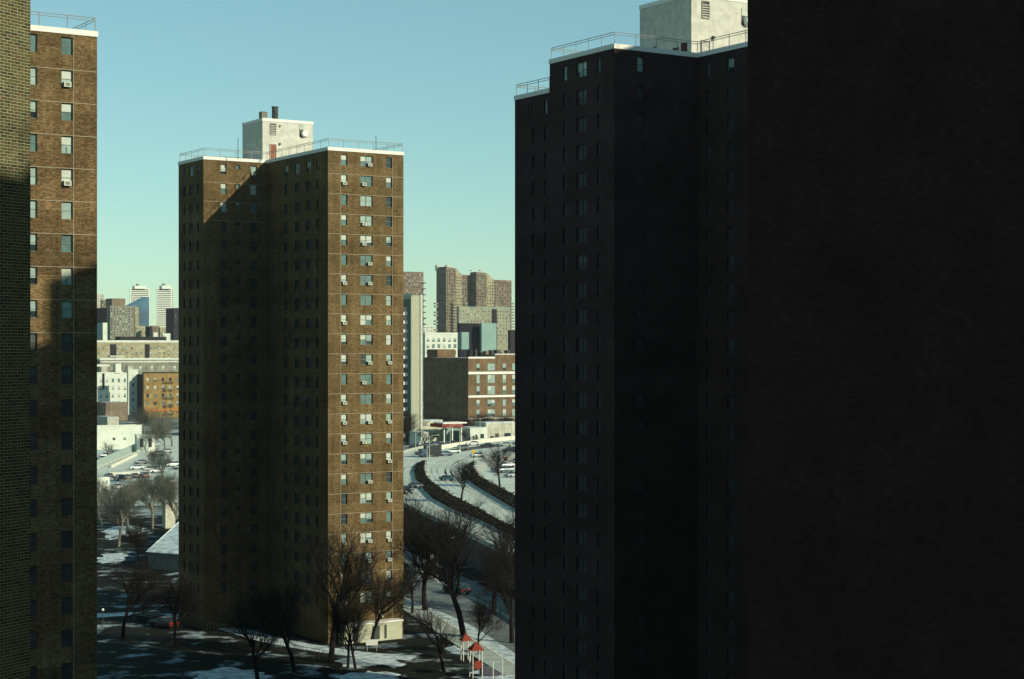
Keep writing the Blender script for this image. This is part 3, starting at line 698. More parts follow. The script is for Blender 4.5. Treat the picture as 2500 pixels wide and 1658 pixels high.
# white apartment building with stepped blocks
wb, C, wu, wv, z = block('white_building', 'white apartment building with dark light shaft left of the ochre building', 222, 224, 312, 911, 1000, whit, uwin=(6, 5.5, 9.5, 18.5, 14, 5), coping=whit, single=True, seed=7)
block('white_building', '', 312, 313, 337, 904, 990, whit, uwin=(1, 5, 9, 18, 14, 5), coping=whit, single=True, seed=8, parent=wb)
mb = MB(); O = add(C, U, along(C, U, 250)); mb.obox(O, U, along(O, U, 255), .4, 14, z - .2, off=-.4); mb.build('light_shaft_shade', darkb, wb)  # flat dark strip painted as the shade inside a light shaft
mb = MB()
for x0, x1, ya, yb, dd in ((276, 306, 905, 911, 8), (248, 262, 896, 911, 3), (282, 296, 888, 911, 7), (312, 325, 893, 905, 9), (226, 268, 890, 895, 12), (268, 305, 868, 873, 16)):
    bump_(wb, x0, x1, ya, yb, 1000 + dd, whit if (x0 % 4) else paleb, depth=4)
block('dark_annex', 'dark brown shaft building squeezed between the white and the ochre buildings', 334, 349, 350, 914, 985, darkb, cat='building')
ob, C, wu, wv, z = block('ochre_building', 'ochre yellow brick apartment building with iron fire escapes', 349, 351, 480, 911, 936, ochre, uwin=(7, 7, 8.5, 19.5, 12, 6), coping=darkb, single=True, seed=9)
mb = MB(); mb.obox(C, U, wu, .35, 3.6, 5.2, off=-.35); mb.build('shop_sign_band', mat('orange_band', (0.33, 0.14, 0.03)), ob)
for px in (398, 412):
    fe = MB(); O = add(C, U, along(C, U, px)); n = NEG(V); w = 2.6
    for i in range(6):
        zz = z - (24 + i * 19.5) * 936 / F
        fe.obox(O, U, w, 1.1, zz, zz + .12, off=-1.1 - .02)
        fe.obox(O, U, w, .06, zz + .95, zz + 1.05, off=-1.12); fe.obox(O, U, w, .06, zz + .5, zz + .56, off=-1.12)
        a = add(add(O, n, .6), U, .3 if i % 2 else w - .3); b = add(add(O, n, .6), U, w - .3 if i % 2 else .3)
        if i < 5: fe.bar((*a, zz), (*b, zz - 4.2), .09)
        for s in (0, w / 2, w - .06): fe.bar((*add(add(O, n, 1.1), U, s), zz), (*add(add(O, n, 1.1), U, s), zz + 1.0), .05)
    fe.build('fire_escape', DARKM, ob)
block('brown_shed', 'small brown building in front of the white apartment building', 236, 258, 312, 983, 905, brownb, cat='building', vwin=(2, 5, 6, 14, 10, 1))
block('brown_shed', 'squat pale hut beside the brown building', 236, 262, 290, 1018, 800, paleb, cat='building', uwin=(2, 4, 5, 14, 5, 1), single=True)
lw, C, wu, wv, z = block('low_white_building', 'long low white building with flat roof behind the parking strip', 225, 236, 346, 1042, 655, whit, cat='building', uwin=(2, 7, 6, 20, 28, 1, 1.6), coping=whit, cop_h=.3, single=True, seed=10)
lw2, C, wu, wv, z = block('low_white_building', 'small white garage with two dark openings at the end of the low building', 332, 334, 378, 1063, 640, whit, cat='garage', uwin=(2, 9, 22, 40, 8, 1, .55), coping=whit, cop_h=.3, seed=11)
block('pale_kiosk', 'pale box kiosk between the bare trees', 402, 404, 431, 1229, 372, paleb, cat='kiosk', coping=SNOW)
block('low_shed', 'low snow covered shed by the parked cars at the left', 222, 234, 268, 1166, 470, whit, cat='shed', roofm=SNOW, uwin=(2, 6, 8, 20, 8, 1), single=True)

# right gap
def serrated(t, O, d, s, z0, z1, st, m):
    n = (d[1], -d[0])
    q = add(O, d, s); mb = MB(); mb.obox(q, d, 2.6, 1.6, 0, 1.1, off=-1.6); me = mb.mesh('balcony', m); i = 0; z = z1
    while z > z0: link('balcony', me, t, (0, 0, z)); i += 1; z -= st
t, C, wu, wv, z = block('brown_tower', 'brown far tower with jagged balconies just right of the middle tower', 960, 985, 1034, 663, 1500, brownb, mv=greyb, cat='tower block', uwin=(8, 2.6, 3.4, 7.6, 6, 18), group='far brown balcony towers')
serrated(t, C, U, wu - 1.0, 10, z - 10, 2.7 * 1.9, brownb)
bt = thing('brown_tower', 'wide cluster of far brown towers with stepped sloping roofs and balconies', 'tower block', group='far brown balcony towers')
Yb = 1450
def towerbit(pa, pb, ya, yb, C0, m, cols, dep=16):
    C = add(C0, U, along(C0, U, pa)); Y = C[1]; w = along(C, U, pb); za, zb = zt(ya, Y), zt(yb, Y); mpp = Y / F; zm = min(za, zb); holes = []
    stp = w / cols
    for i in range(cols):
        for j in range(24): holes.append((stp * (i + .22), stp * (i + .72), zm - (5 + j * 7.3 + 3.6) * mpp, zm - (5 + j * 7.3) * mpp))
    mb = MB(); facade(mb, C, U, w, 0, zm, holes, dep=.5); mb.build('wall', m, bt)
    g = MB(); q0 = add(C, V, .48); rr = random.Random(pa)
    for h in holes:
        a, b = add(q0, U, h[0]), add(q0, U, h[1]); g.face([(*a, h[2]), (*b, h[2]), (*b, h[3]), (*a, h[3])], rr.choice([0, 0, 0, 1, 1, 3]))
    g.build('window', [GLD, GLT, BLW, BLT], bt, kind='stuff')
    a = [C, add(C, U, w), add(add(C, U, w), V, dep), add(C, V, dep)]
    mb = MB(); mb.face([(*a[1], 0), (*a[2], 0), (*a[2], zm), (*a[1], zm)]); mb.face([(*a[3], 0), (*a[0], 0), (*a[0], zm), (*a[3], zm)]); mb.build('wall', wallmat('brick_haze_lifted', (0.17, 0.14, 0.115)), bt)  # side walls painted paler, standing in for haze over their shade
    mb = MB(); mb.hexa([(*p, zm - .01) for p in a] + [(*a[0], za + .01), (*a[1], zb + .01), (*a[2], zb + .01), (*a[3], za + .01)]); mb.build('sloping_roof', m, bt)
    return C, w, zm
G1 = at(1089, Yb); G2 = add(add(G1, U, along(G1, U, 1163)), V, -8); vshade = wallmat('brick_haze_lifted', (0.17, 0.14, 0.115))
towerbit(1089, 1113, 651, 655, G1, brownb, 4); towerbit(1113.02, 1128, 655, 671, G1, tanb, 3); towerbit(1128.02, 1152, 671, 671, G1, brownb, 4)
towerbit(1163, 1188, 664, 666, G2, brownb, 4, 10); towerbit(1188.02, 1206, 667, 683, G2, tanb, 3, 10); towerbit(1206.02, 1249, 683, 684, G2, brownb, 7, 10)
c0 = (0, 0, zt(655, Yb))
mb = MB(); mb.obox((0, 0), U, 3.2, 2.0, 0, 1.3, off=-1.0); me = mb.mesh('balcony', greyb)
for px, n_, dd in ((1060, 0, 0), (1104, 0, -.6), (1133, 0, -.5), (1207, 0, 0), (1246, 0, 0)):
    O = at(px, Yb + 2); zz = c0[2] - 30
    for j in range(14):
        if j % 3 != 2 or px > 1100: link('balcony', me, bt, (*O, zz - j * 7.2 * 1450 / F * 1.0))
for px in (1070, 1094, 1154, 1176):
    mb = MB(); O = add(at(px, Yb + 9), V, 2); mb.prism([O, add(O, U, 3), add(add(O, U, 3), V, 3), add(O, V, 3)], zt(660, Yb), zt(648 if px < 1100 else 660, Yb) + .8); mb.build('roof_tank', PHW, bt)
t, C, wu, wv, z = block('beige_block', 'beige apartment block with rows of small windows before the brown towers', 1118, 1120, 1246, 750, 1250, wallmat('beige_brick', (0.25, 0.25, 0.18)), uwin=(18, 3, 3.4, 8.3, 8, 9), seed=14, coping=tealm)
mb = MB(); O = add(C, U, along(C, U, 1201)); mb.obox(O, U, along(O, U, 1212.5), .4, 0, z - 1, off=-.4); mb.build('recess_shade_strip', darkb, t)  # dark strip stands in for the shade of a notch
block('city_building', 'low dark mass filling the skyline gap at the right tower edge', 1240, 1246, 1300, 806, 1150, darkb, cat='building')
bsl = thing('balcony_slab', 'tall pale slab block with a column of white balconies beside the middle tower', 'apartment building')
Yq = 700; C = at(1004, Yq); w = along(C, U, 1025.5); wv = along(C, V, 968); z = zt(721, Yq)
a = [C, add(C, U, w), add(add(C, U, w), V, wv), add(C, V, wv)]; mb = MB(); mb.prism(a, 0, z); mb.build('wall', mat('pale_green_concrete', (0.34, 0.35, 0.25), var=.06, scale=.5), bsl)
mb = MB(); mb.obox(add(C, U, w + .02), U, .9, 2, 0, z + .3, off=-.4); mb.build('corner_pier', PHW, bsl)
mb = MB(); mb.prism(offset(ccw(a), -2), z - .5, z + .9); mb.build('roof_house', PHW, bsl)
OV = add(C, V, wv); dv = NEG(V); s0 = along(OV, dv, 985); st = 21.3 * Yq / F
pm = MB(); pm.obox(add(C, V, 12.0), dv, 11.2, .02, 0, z - 1.5, off=-.02); pm.build('balcony_recess', mat('recess_wall', (0.09, .12, .10), var=.3), bsl)
mb = MB(); mb.obox(add(C, V, 7.2), dv, 4.4, 1.9, 0, st * .38, off=-1.92); me = mb.mesh('balcony', WHITE)
mb = MB(); mb.obox(add(C, V, 6.6), dv, 3.0, .05, 0, st * .55, off=-.08); me2 = mb.mesh('balcony_door', GLD)
for i in range(16):
    link('balcony', me, bsl, (0, 0, z - 8.0 - i * st)); link('balcony_door', me2, bsl, (0, 0, z - 8.0 - i * st + st * .4))
ob2, C, wu, wv, z = block('white_building', 'white office building with two rows of dark square windows and a cornice', 1034, 1038, 1117, 817, 1000, whit, cat='office building', uwin=(6, 8, 9.5, 15.5, 8, 5), coping=whit, cop_h=1.2, single=True, seed=15)
block('white_building', 'small far white building with a fine grid of windows beside the slab', 1030, 1034, 1060, 795, 1300, whit, cat='building', uwin=(6, 2.5, 2.6, 4.2, 3, 5))
db, C, wu, wv, z = block('glass_building', 'dark glass block with a pale teal side wall behind the school', 1119, 1122, 1175.5, 789, 960, dglass, cat='office building')
block('glass_building', '', 1175, 1176, 1212, 789, 961, tealm, parent=db); bump_(db, 1127, 1145, 811, 853, 945, tealm, name='teal_bay', depth=4)
# school
Ys = 790; sb, C, wu, wv, z = block('school_building', 'six storey red brick school with white bands, its left side in deep shade', 1034, 1143, 1290, 874, Ys, redb, cat='school', vwin=(6, 7, 17, 31, 18, 5), single=True, seed=17, dim=True)
n = NEG(V)
for y0, y1 in ((908, 914), (966, 971), (1021, 1024)):
    mb = MB(); mb.obox(C, U, wu, .3, zt(y1, Ys), zt(y0, Ys), off=-.3); mb.build('stone_band', WHITE if y0 < 1000 else PHW, sb)
mb = MB(); mb.obox(C, U, along(C, U, 1208), .35, z - .3, z + .5, off=-.2); mb.build('coping', WHITE, sb)
q = add(C, U, along(C, U, 1208)); mb = MB(); mb.obox(q, U, 16, 12, z - 1, zt(866, Ys), off=-.1); mb.build('raised_bay', redb, sb); mb = MB(); mb.obox(q, U, 16, .6, zt(866, Ys), zt(864, Ys), off=-.3); mb.build('coping', WHITE, sb)
cols_ = ((1163, 1171), (1190, 1208), (1227, 1235), (1250, 1258))
for ya, yb in ((888, 905), (916, 936), (943, 964), (977, 993), (1001, 1019)):
    for pa, pb in cols_:
        s0, s1 = along(C, U, pa), along(C, U, pb); za, zb = zt(yb, Ys), zt(ya, Ys); f_, p_ = window_meshes(s1 - s0, zb - za, rnd.choice([1, 2, 3, 6, 2]), pb - pa > 12)
        o = link('window', f_, sb, (*add(add(C, U, s0), n, .12), za), math.atan2(U[1], U[0])); link('pane', p_, o)
        mb = MB(); mb.obox(add(C, U, s0 - .2), U, s1 - s0 + .4, .3, zb + .003, zb + .45, off=-.3); mb.build('lintel', WHITE, o)
        mb = MB(); mb.obox(add(C, U, s0 - .32), U, .3, .28, za, zb, off=-.28); mb.build('stone_jamb', WHITE, o)
mb = MB(); q = add(C, U, along(C, U, 1188)); mb.obox(q, U, 4, .3, 0, 4.6, off=-.3); mb.build('entrance', tealm, sb)
# lit gables of the school wing behind
bump_(sb, 1068, 1112, 853, 905, Ys + 40, redb, name='rear_wing', depth=10)
for px in range(1148, 1252, 13):
    bump_(sb, px, px + rnd.randint(4, 10), 853 + rnd.randint(0, 8), 874, Ys + 22, rnd.choice([darkb, DARKM, brownb, greyb]), name='roof_plant', depth=3)

# street level strip between school and expressway
gs = thing('gas_station', 'low pale gas station with a red banded canopy beyond the expressway', 'gas station')
Yg = 700
def lowbox(t, name, px0, px1, z0, z1, Y, m, dep=8): C = at(px0, Y); w = along(C, U, px1); mb = MB(); mb.obox(C, U, w, dep, z0, z1); return mb.build(name, m, t), C, w
lowbox(gs, 'canopy', 1080, 1130, 6.2, 7.6, Yg, RED, 10); lowbox(gs, 'canopy_fascia', 1082, 1140, 7.62, 8.1, Yg + 1, WHITE, 8); lowbox(gs, 'shop', 1090, 1150, 0, 5.0, Yg + 14, tealm, 6)
for px in (1084, 1104, 1126): mb = MB(); c = at(px, Yg + 3); mb.bar((*c, 0), (*c, 6.2), .3); mb.build('canopy_post', WHITE, gs)
for i, (a, b, z1, Y, m, lab) in enumerate(((1023, 1080, 8.2, 712, paleb, 'long pale shed left of the gas station'), (1028, 1046, 5.0, 680, whit, 'small white hut in front of the pale shed'), (1148, 1190, 5.6, 705, whit, 'low white store right of the gas station'),
                                          (1186, 1262, 7.4, 712, paleb, 'pale single storey workshop before the red school'), (985, 993, 6.6, 690, whit, 'white van body high box at the foot of the balcony slab'))):
    if i == 4: continue
    t = thing('low_building', lab, 'low building'); lowbox(t, 'wall', a, b, 0, z1, Y, m, 9)[0]; lowbox(t, 'roof', a - .5, b + .5, z1 + .003, z1 + .4, Y, SNOW, 9.4)
    o, C, w = lowbox(t, 'door', a + (b - a) * .3, a + (b - a) * .42, 0.3, 3.2, Y - .12, DARKM, .1); lowbox(t, 'window', a + (b - a) * .6, a + (b - a) * .8, 1.6, 3.4, Y - .12, GLD, .1)

# ------------------------------------------------------------------ vehicles
_veh = {}
def body_mesh(kind, paint):
    key = (kind, paint.name)
    if key in _veh: return _veh[key]
    if kind == 'car': L, Wd, prof = 4.6, 1.8, [(0, .35), (0, .75), (.15, .9), (1.2, 1.0), (4.5, .98), (4.6, .7), (4.6, .35)]; gl = [(1.15, .99), (1.8, 1.38), (3.4, 1.42), (4.2, .98)]
    elif kind == 'suv': L, Wd, prof = 4.8, 1.95, [(0, .4), (0, .95), (.15, 1.1), (1.2, 1.15), (4.75, 1.15), (4.8, .9), (4.8, .4)]; gl = [(1.15, 1.14), (1.7, 1.72), (4.4, 1.78), (4.7, 1.15)]
    elif kind == 'van': L, Wd, prof = 5.4, 2.0, [(0, .4), (0, 1.1), (.9, 1.35), (1.5, 2.2), (5.35, 2.25), (5.4, 2.0), (5.4, .4)]; gl = [(.92, 1.38), (1.45, 2.05), (2.1, 2.05), (2.1, 1.4)]
    b = MB(); n_ = len(prof)
    def loft(b, pr, w0, w1, zs):
        l = [(x, -w0 if z < zs else -w1, z) for x, z in pr]; r = [(x, w0 if z < zs else w1, z) for x, z in pr]
        b.face(l); b.face(r[::-1])
        for j in range(len(pr)): q = (j + 1) % len(pr); b.face([l[q], l[j], r[j], r[q]])
    loft(b, prof, Wd / 2, Wd / 2 - .06, 1.0)
    g = MB(); loft(g, gl, Wd / 2 - .08 if kind != 'van' else Wd / 2 + .005, Wd / 2 - .22 if kind != 'van' else Wd / 2 + .004, 1.2)
    rf = MB()
    if kind != 'van':
        (x0, z0), (x1, z1) = gl[1], gl[2]; rf.hexa([(x0, -Wd / 2 + .2, z0 + .003), (x1, -Wd / 2 + .2, z1 + .003), (x1, Wd / 2 - .2, z1 + .003), (x0, Wd / 2 - .2, z0 + .003), (x0 + .1, -Wd / 2 + .26, z0 + .05), (x1 - .1, -Wd / 2 + .26, z1 + .05), (x1 - .1, Wd / 2 - .26, z1 + .05), (x0 + .1, Wd / 2 - .26, z0 + .05)])
    wl = MB(); wl.bar((0, -.11, 0), (0, .11, 0), .34, .34, 12)
    hl = MB(); hl.box(-.02, .05, -.2, .2, -.07, .07)
    _veh[key] = (b.mesh('body', paint), g.mesh('window_band', GLD), rf.mesh('roof_panel', paint) if rf.f else None, wl.mesh('wheel', TIRE), hl, L, Wd); return _veh[key]
HLM = mat('headlight_lens', (0.6, 0.6, 0.5), rough=.2); TLM = mat('tail_light_lens', (0.35, 0.02, 0.01), rough=.3)
_hm = {}
def vehicle(kind, paint, p, z, rz, name, label, group=None):
    b, g, rf, wl, hl, L, Wd = body_mesh(kind, paint)
    if 'h' not in _hm: _hm['h'] = hl.mesh('headlight', HLM); _hm['t'] = hl.mesh('tail_light', TLM)
    t = thing(name, label, {'car': 'car', 'suv': 'car', 'van': 'van'}[kind], (*p, z), rz, group)
    link('body', b, t); link('window_band', g, t)
    if rf: link('roof_panel', rf, t)
    for x in (.85, L - .9):
        for y in (-Wd / 2 + .06, Wd / 2 - .06): link('wheel', wl, t, (x, y, .34))
    for y in (-Wd / 2 + .3, Wd / 2 - .3):
        link('headlight', _hm['h'], t, (-.01, y, .7)); link('tail_light', _hm['t'], t, (L - .02, y, .8))
    return t
pt = {n_: mat('paint_' + n_, c, rough=.28, var=.05, spec=.5) for n_, c in (('black', (.012, .013, .016)), ('white', (.62, .63, .6)), ('blue', (.03, .06, .12)), ('silver', (.3, .32, .31)), ('red', (.07, .012, .01)), ('grey', (.09, .1, .1)), ('teal', (.10, .17, .18)))}
vehicle('suv', pt['black'], fz(130, 705), ZD + .01, R(118), 'parked_car', 'black sport utility car on the near roadway beside the middle tower', 'cars on the expressway')
# box truck
tr = thing('box_truck', 'dark box truck coming round the expressway bend by the tall lamp post', 'truck', (*fz(250, 300), ZD + .01), R(35))
for nm, bx, m in (('cargo_box', (1.9, 7.0, -1.2, 1.2, .9, 3.7), pt['black']), ('cab', (0, 1.8, -1.1, 1.1, .5, 2.6), pt['blue']), ('chassis', (.2, 6.9, -.9, .9, .45, .88), DARKM), ('windscreen', (-.03, -.003, -.95, .95, 1.6, 2.4), GLD)):
    mb = MB(); mb.box(*bx); mb.build(nm, m, tr)
mb = MB(); mb.bar((0, -.14, 0), (0, .14, 0), .48, .48, 12); wm = mb.mesh('wheel', TIRE)
for x in (1.0, 5.6):
    for y in (-1.05, 1.05): link('wheel', wm, tr, (x, y, .48))
for y in (-.8, .8): link('headlight', _hm['h'], tr, (-.02, y, .9))
for i, (kd, pn, x, y, rz, lab) in enumerate((('car', 'black', 190, 272, 20, 'small black car just left of the box truck'), ('car', 'blue', 450, 285, 25, 'dark blue car following right of the box truck'), ('car', 'white', 535, 255, 20, 'white car on the far roadway right of the blue car'),
        ('suv', 'black', 1150, 245, 15, 'black car alone on the expressway near the right tower'), ('car', 'silver', 1110, 180, 12, 'silver car near the far barrier of the expressway'))):
    vehicle(kd, pt[pn], fz(x, y), ZD + .01, R(rz), 'car', lab, 'cars on the expressway')
for kd, pn, x, y, rz, lab in (('car', 'white', 760, 168, 15, 'white car close to the cream far wall of the expressway'), ('suv', 'grey', 620, 222, 20, 'grey car in the dark shoulder lane of the expressway'), ('car', 'black', 905, 188, 14, 'black car in the shoulder lane towards the right tower'),
        ('car', 'silver', 800, 300, 25, 'silver car in the middle roadway by the yellow sign'), ('car', 'teal', 640, 560, 150, 'teal car on the middle roadway between the medians'), ('car', 'grey', 250, 640, 120, 'grey car on the near roadway beside the planted median')):
    vehicle(kd, pt[pn], fz(x, y), ZD + .012, R(rz), 'car', lab, 'cars on the expressway')
for i, (kd, pn, x, y, lab) in enumerate((('car', 'grey', 1030, 455, 'grey car in the lot right of the second median'), ('car', 'white', 1125, 410, 'white car parked by the cream pavement'), ('suv', 'teal', 1090, 470, 'teal grey car in the lot, parked behind the grey one'), ('car', 'black', 1230, 370, 'black car at the right edge of the lot'), ('car', 'silver', 1190, 520, 'silver car low in the lot near the right tower'))):
    vehicle(kd, pt[pn], fz(x, y), ZD + .01, R(25 + 3 * i), 'parked_car', lab, 'cars parked right of the second median')
vehicle('van', pt['white'], gp(1018, 1379), 0.03, R(-62), 'van', 'white van on the dark lower street under the expressway wall', 'vehicles on the lower street')
vehicle('car', pt['blue'], gp(1012, 1352), 0.03, R(-62), 'car', 'dark blue car ahead of the white van', 'vehicles on the lower street')
vehicle('suv', pt['black'], gp(1092, 1446), 0.03, R(-50), 'car', 'black car driving down the lower street by the bare tree trunks', 'vehicles on the lower street')
vehicle('car', pt['red'], gp(372, 1528), 0.03, R(-38), 'parked_car', 'dark red car in the shade at the foot of the middle tower', 'cars at the foot of the towers')
vehicle('car', pt['black'], gp(340, 1512), 0.03, R(-38), 'parked_car', 'black car with a snowy roof edge at the foot of the left tower', 'cars at the foot of the towers')
# vehicles behind the barrier and in the left gap
sp = [(1152, 1078, 690, 'suv', 'grey'), (1170, 0, 690, 'car', 'white'), (1190, 0, 692, 'car', 'silver'), (1206, 0, 690, 'suv', 'white'), (1222, 0, 694, 'car', 'black'), (1240, 0, 692, 'car', 'silver'), (1062, 0, 676, 'car', 'black'), (1046, 0, 678, 'suv', 'grey'), (1010, 0, 672, 'van', 'white'), (1078, 0, 680, 'car', 'teal')]
sp += [(1090, 0, 684, 'suv', 'red'), (1116, 0, 686, 'car', 'silver'), (1134, 0, 684, 'suv', 'black'), (1000, 0, 668, 'car', 'black'), (1028, 0, 671, 'suv', 'black')]
sl_ = ['grey car leftmost of the row before the workshop', 'white car second in the row before the workshop', 'silver car third in the row before the workshop', 'tall white car in the middle of the workshop row', 'black car in the workshop row', 'silver car rightmost of the row before the workshop', 'black car between hut and gas station', 'grey car in front of the white hut', 'white van under the trees by the balcony slab', 'teal grey car next to the gas station canopy', 'dark red car under the gas station canopy', 'silver car at the right end of the canopy', 'black car right of the gas station canopy', 'black car under the bare trees by the slab', 'black car in front of the small white hut']
for (px, _, Y, kd, pn), lab in zip(sp, sl_): vehicle(kd, pt[pn], at(px, Y), 0.02, R(20), 'parked_car', lab, 'cars parked beyond the expressway')
lt = [(328, 1128, 'car', 'grey'), (316, 1141, 'car', 'white'), (350, 1146, 'suv', 'silver'), (364, 1149, 'car', 'white'), (243, 1112, 'suv', 'white'), (256, 1108, 'car', 'black'), (232, 1118, 'car', 'silver'), (260, 1160, 'car', 'black'), (285, 1166, 'suv', 'black'), (303, 1163, 'car', 'grey'), (322, 1160, 'car', 'black'), (345, 1160, 'suv', 'red')]
lt += [(385, 1128, 'car', 'black'), (404, 1134, 'suv', 'white'), (422, 1140, 'car', 'grey'), (370, 1108, 'suv', 'black'), (392, 1100, 'car', 'silver'), (280, 1186, 'car', 'white'), (312, 1192, 'suv', 'grey'), (384, 1166, 'car', 'black'), (408, 1172, 'car', 'white')]
ll = ['grey car on the diagonal street at the left', 'white car nosing out of the left street', 'silver car with snow beside the left street', 'white car at the end of the left street row', 'white car by the low white building', 'black car by the low white building', 'silver car at the left tower edge', 'black car leftmost in the dark parking row', 'big black car second in the dark parking row', 'grey car in the middle of the dark parking row', 'black car fourth in the dark parking row', 'red car at the right end of the dark parking row', 'black car leftmost of the three before the black tower edge', 'white car middle of the three before the black tower edge', 'grey car rightmost of the three before the black tower edge', 'black car near the white garage openings', 'silver car far up the left street beyond the garage', 'white car in the snow below the dark parking row', 'grey car in the snow below the dark parking row', 'black car under the twigs right of the red car', 'white car under the twigs right of the red car']
for (px, py, kd, pn), lab in zip(lt, ll): vehicle(kd, pt[pn], gp(px, py + 6), 0.03, R(30 if py < 1155 else -60), 'parked_car', lab, 'cars parked in the left gap')

# left gap streets
sheet('parking_lot', [gp(*p) for p in ((200, 1235), (200, 1100), (460, 1060), (460, 1235))], 0.008, mat('trodden_lot', (0.50, 0.58, 0.50), c2=(0.16, 0.19, 0.16), scale=.14, lo=.34, hi=.52))
slab('street', [gp(*p) for p in ((215, 1185), (215, 1158), (300, 1118), (400, 1076), (470, 1056), (470, 1110), (400, 1140), (330, 1175))], 0, .02, SALT)
strip('kerb', [gp(*p) for p in ((225, 1148), (300, 1116), (390, 1082))], .5, 0, .15, CREAM)
wallstrip('fence', [gp(*p) for p in ((222, 1150), (290, 1118), (335, 1098))], .1, 0, 2.6, mat('wire_fence', (0.30, .38, .33)), 'long pale fence in front of the low white building', 'fence')
wallstrip('low_wall', [gp(*p) for p in ((272, 1142), (305, 1126), (334, 1112))], .4, 0, .9, CREAM, 'low cream wall beside the left street', 'low wall')
wallstrip('low_wall', [gp(*p) for p in ((266, 1162), (340, 1158), (360, 1158))], .5, 0, 1.0, PHW, 'pale low wall behind the dark parking row', 'low wall')

# ------------------------------------------------------------------ lamp posts, signs
def lamp(p, z, h, label, arms=1, rz=0.0, thick=.11, armL=2.2, name='street_lamp'):
    t = thing(name, label, 'street lamp', (*p, z), rz, 'street lamps'); mb = MB(); mb.bar((0, 0, 0), (0, 0, h), thick, thick * .6, 8); mb.build('pole', mat('galvanised_pole', (0.42, 0.44, 0.36), rough=.5), t)
    for s in ((1,) if arms == 1 else (1, -1)):
        mb = MB(); mb.bar((0, 0, h - .5), (s * armL * .5, 0, h + .1), thick * .6, mi=0); mb.bar((s * armL * .5, 0, h + .1), (s * armL, 0, h + .25), thick * .5); a = mb.build('lamp_arm', MATS['galvanised_pole'], t)
        mb = MB(); mb.hexa([(s * armL - .1, -.15, h + .14), (s * armL + .7, -.15, h + .14), (s * armL + .7, .15, h + .14), (s * armL - .1, .15, h + .14), (s * armL, -.08, h + .32), (s * armL + .6, -.08, h + .32), (s * armL + .6, .08, h + .32), (s * armL, .08, h + .32)]); mb.build('lamp_head', PHW, a)
    return t
def lampz(px, yb, yt, z, label, **kw):
    p = gp(px, yb, z); lamp(p, z, (yb - yt) * p[1] / F, label, **kw)
lampz(1042.5, 1159, 1088, ZD, 'tall lamp post at the tip of the first planted median', thick=.14)
lampz(1048.5, 1126, 1064, ZD, 'lamp post right behind the median lamp, near the box truck', thick=.14)
lampz(1122.5, 1106, 1046, ZD, 'double armed lamp post on the far expressway edge before the gas station', arms=2, thick=.15, armL=4)
lampz(1145, 1168, 1146, ZD, 'short twin lamp post at the tip of the second median', arms=2, armL=1.6)
lampz(1014.6, 1101, 1056, ZD, 'lamp post nearest the foot of the balcony slab')
lampz(1099, 1088, 1037, ZD, 'lamp post with arm in front of the gas station canopy', rz=.4, armL=3.5)
lampz(1172, 1085, 1020, ZD, 'lamp post before the red school entrance', rz=.3, armL=4)
lampz(1248, 1084, 1034, ZD, 'lamp post beside the right tower edge on the far roadway', rz=2.9, armL=3.5)
lampz(1067.5, 1421, 1316, 0, 'slim lamp post on the dark lower street between bare trees', thick=.07)
lampz(366, 1160, 1116, 0, 'lamp post in the left gap by the parking row')
lampz(268, 1152, 1090, 0, 'lamp post before the low white building', thick=.08)
t = thing('warning_sign', 'yellow diamond warning sign on the expressway verge', 'road sign', (*fz(832, 338), ZD)); mb = MB(); mb.bar((0, 0, 0), (0, 0, 3.4), .06); mb.build('pole', DARKM, t)
mb = MB(); mb.hexa([(0, -.15, 2.1), (.7, -.15, 2.8), (0, -.15, 3.5), (-.7, -.15, 2.8), (0, -.08, 2.1), (.7, -.08, 2.8), (0, -.08, 3.5), (-.7, -.08, 2.8)]); mb.build('sign_plate', mat('sign_yellow', (0.65, 0.42, 0.03)), t)
t = thing('warning_sign', 'small red sign on the lot edge right of the second median', 'road sign', (*fz(1188, 415), ZD)); mb = MB(); mb.bar((0, 0, 0), (0, 0, 2.6), .06); mb.build('pole', DARKM, t); mb = MB(); mb.box(-.5, .5, -.3, -.22, 2, 3); mb.build('sign_plate', RED, t)
t = thing('notice_board', 'small white board on posts by the snow before the middle tower', 'notice board', (*gp(908, 1590), 0))
mb = MB(); mb.box(-.75, .75, -.04, .04, .75, 1.5); mb.build('board', WHITE, t)
for x in (-.6, .6): mb = MB(); mb.bar((x, 0, 0), (x, 0, .75), .04); mb.build('post', RAIL, t)
t = thing('street_lamp', 'low white globe lamp at the foot of the left tower', 'street lamp', (*gp(251, 1530), 0)); mb = MB(); mb.bar((0, 0, 0), (0, 0, 2.2), .05); mb.build('pole', DARKM, t)
bm = bmesh.new(); bmesh.ops.create_icosphere(bm, subdivisions=2, radius=.2, matrix=Matrix.Translation((0, 0, 2.35))); me = bpy.data.meshes.new('globe'); bm.to_mesh(me); bm.free(); me.materials.append(WHITE); link('globe', me, t)
# fences along the tower path
def picket(pts, label, h=1.4):
    t = thing('picket_fence', label, 'fence', group='fences along the tower path')
    rails = MB(); pk = MB(); pk.box(-.02, .02, -.02, .02, 0, h); me = pk.mesh('picket', DARKM)
    for i in range(len(pts) - 1):
        a, b = Vector(pts[i]), Vector(pts[i + 1]); L = (b - a).length
        for zz in (.15, h - .1):
            mb = MB(); mb.bar((*a, zz), (*b, zz), .03); mb.build('fence_rail', DARKM, t)
        c = int(L / .8)
        for j in range(c): p = a.lerp(b, j / c); link('picket', me, t, (p.x, p.y, 0))
picket([gp(398, 1522), gp(470, 1534), gp(585, 1556)], 'dark picket fence in front of the snowy path left of the bare trunks')
picket([gp(620, 1572), gp(700, 1596), gp(800, 1616)], 'dark picket fence in front of the snowy path nearer the big bare tree')

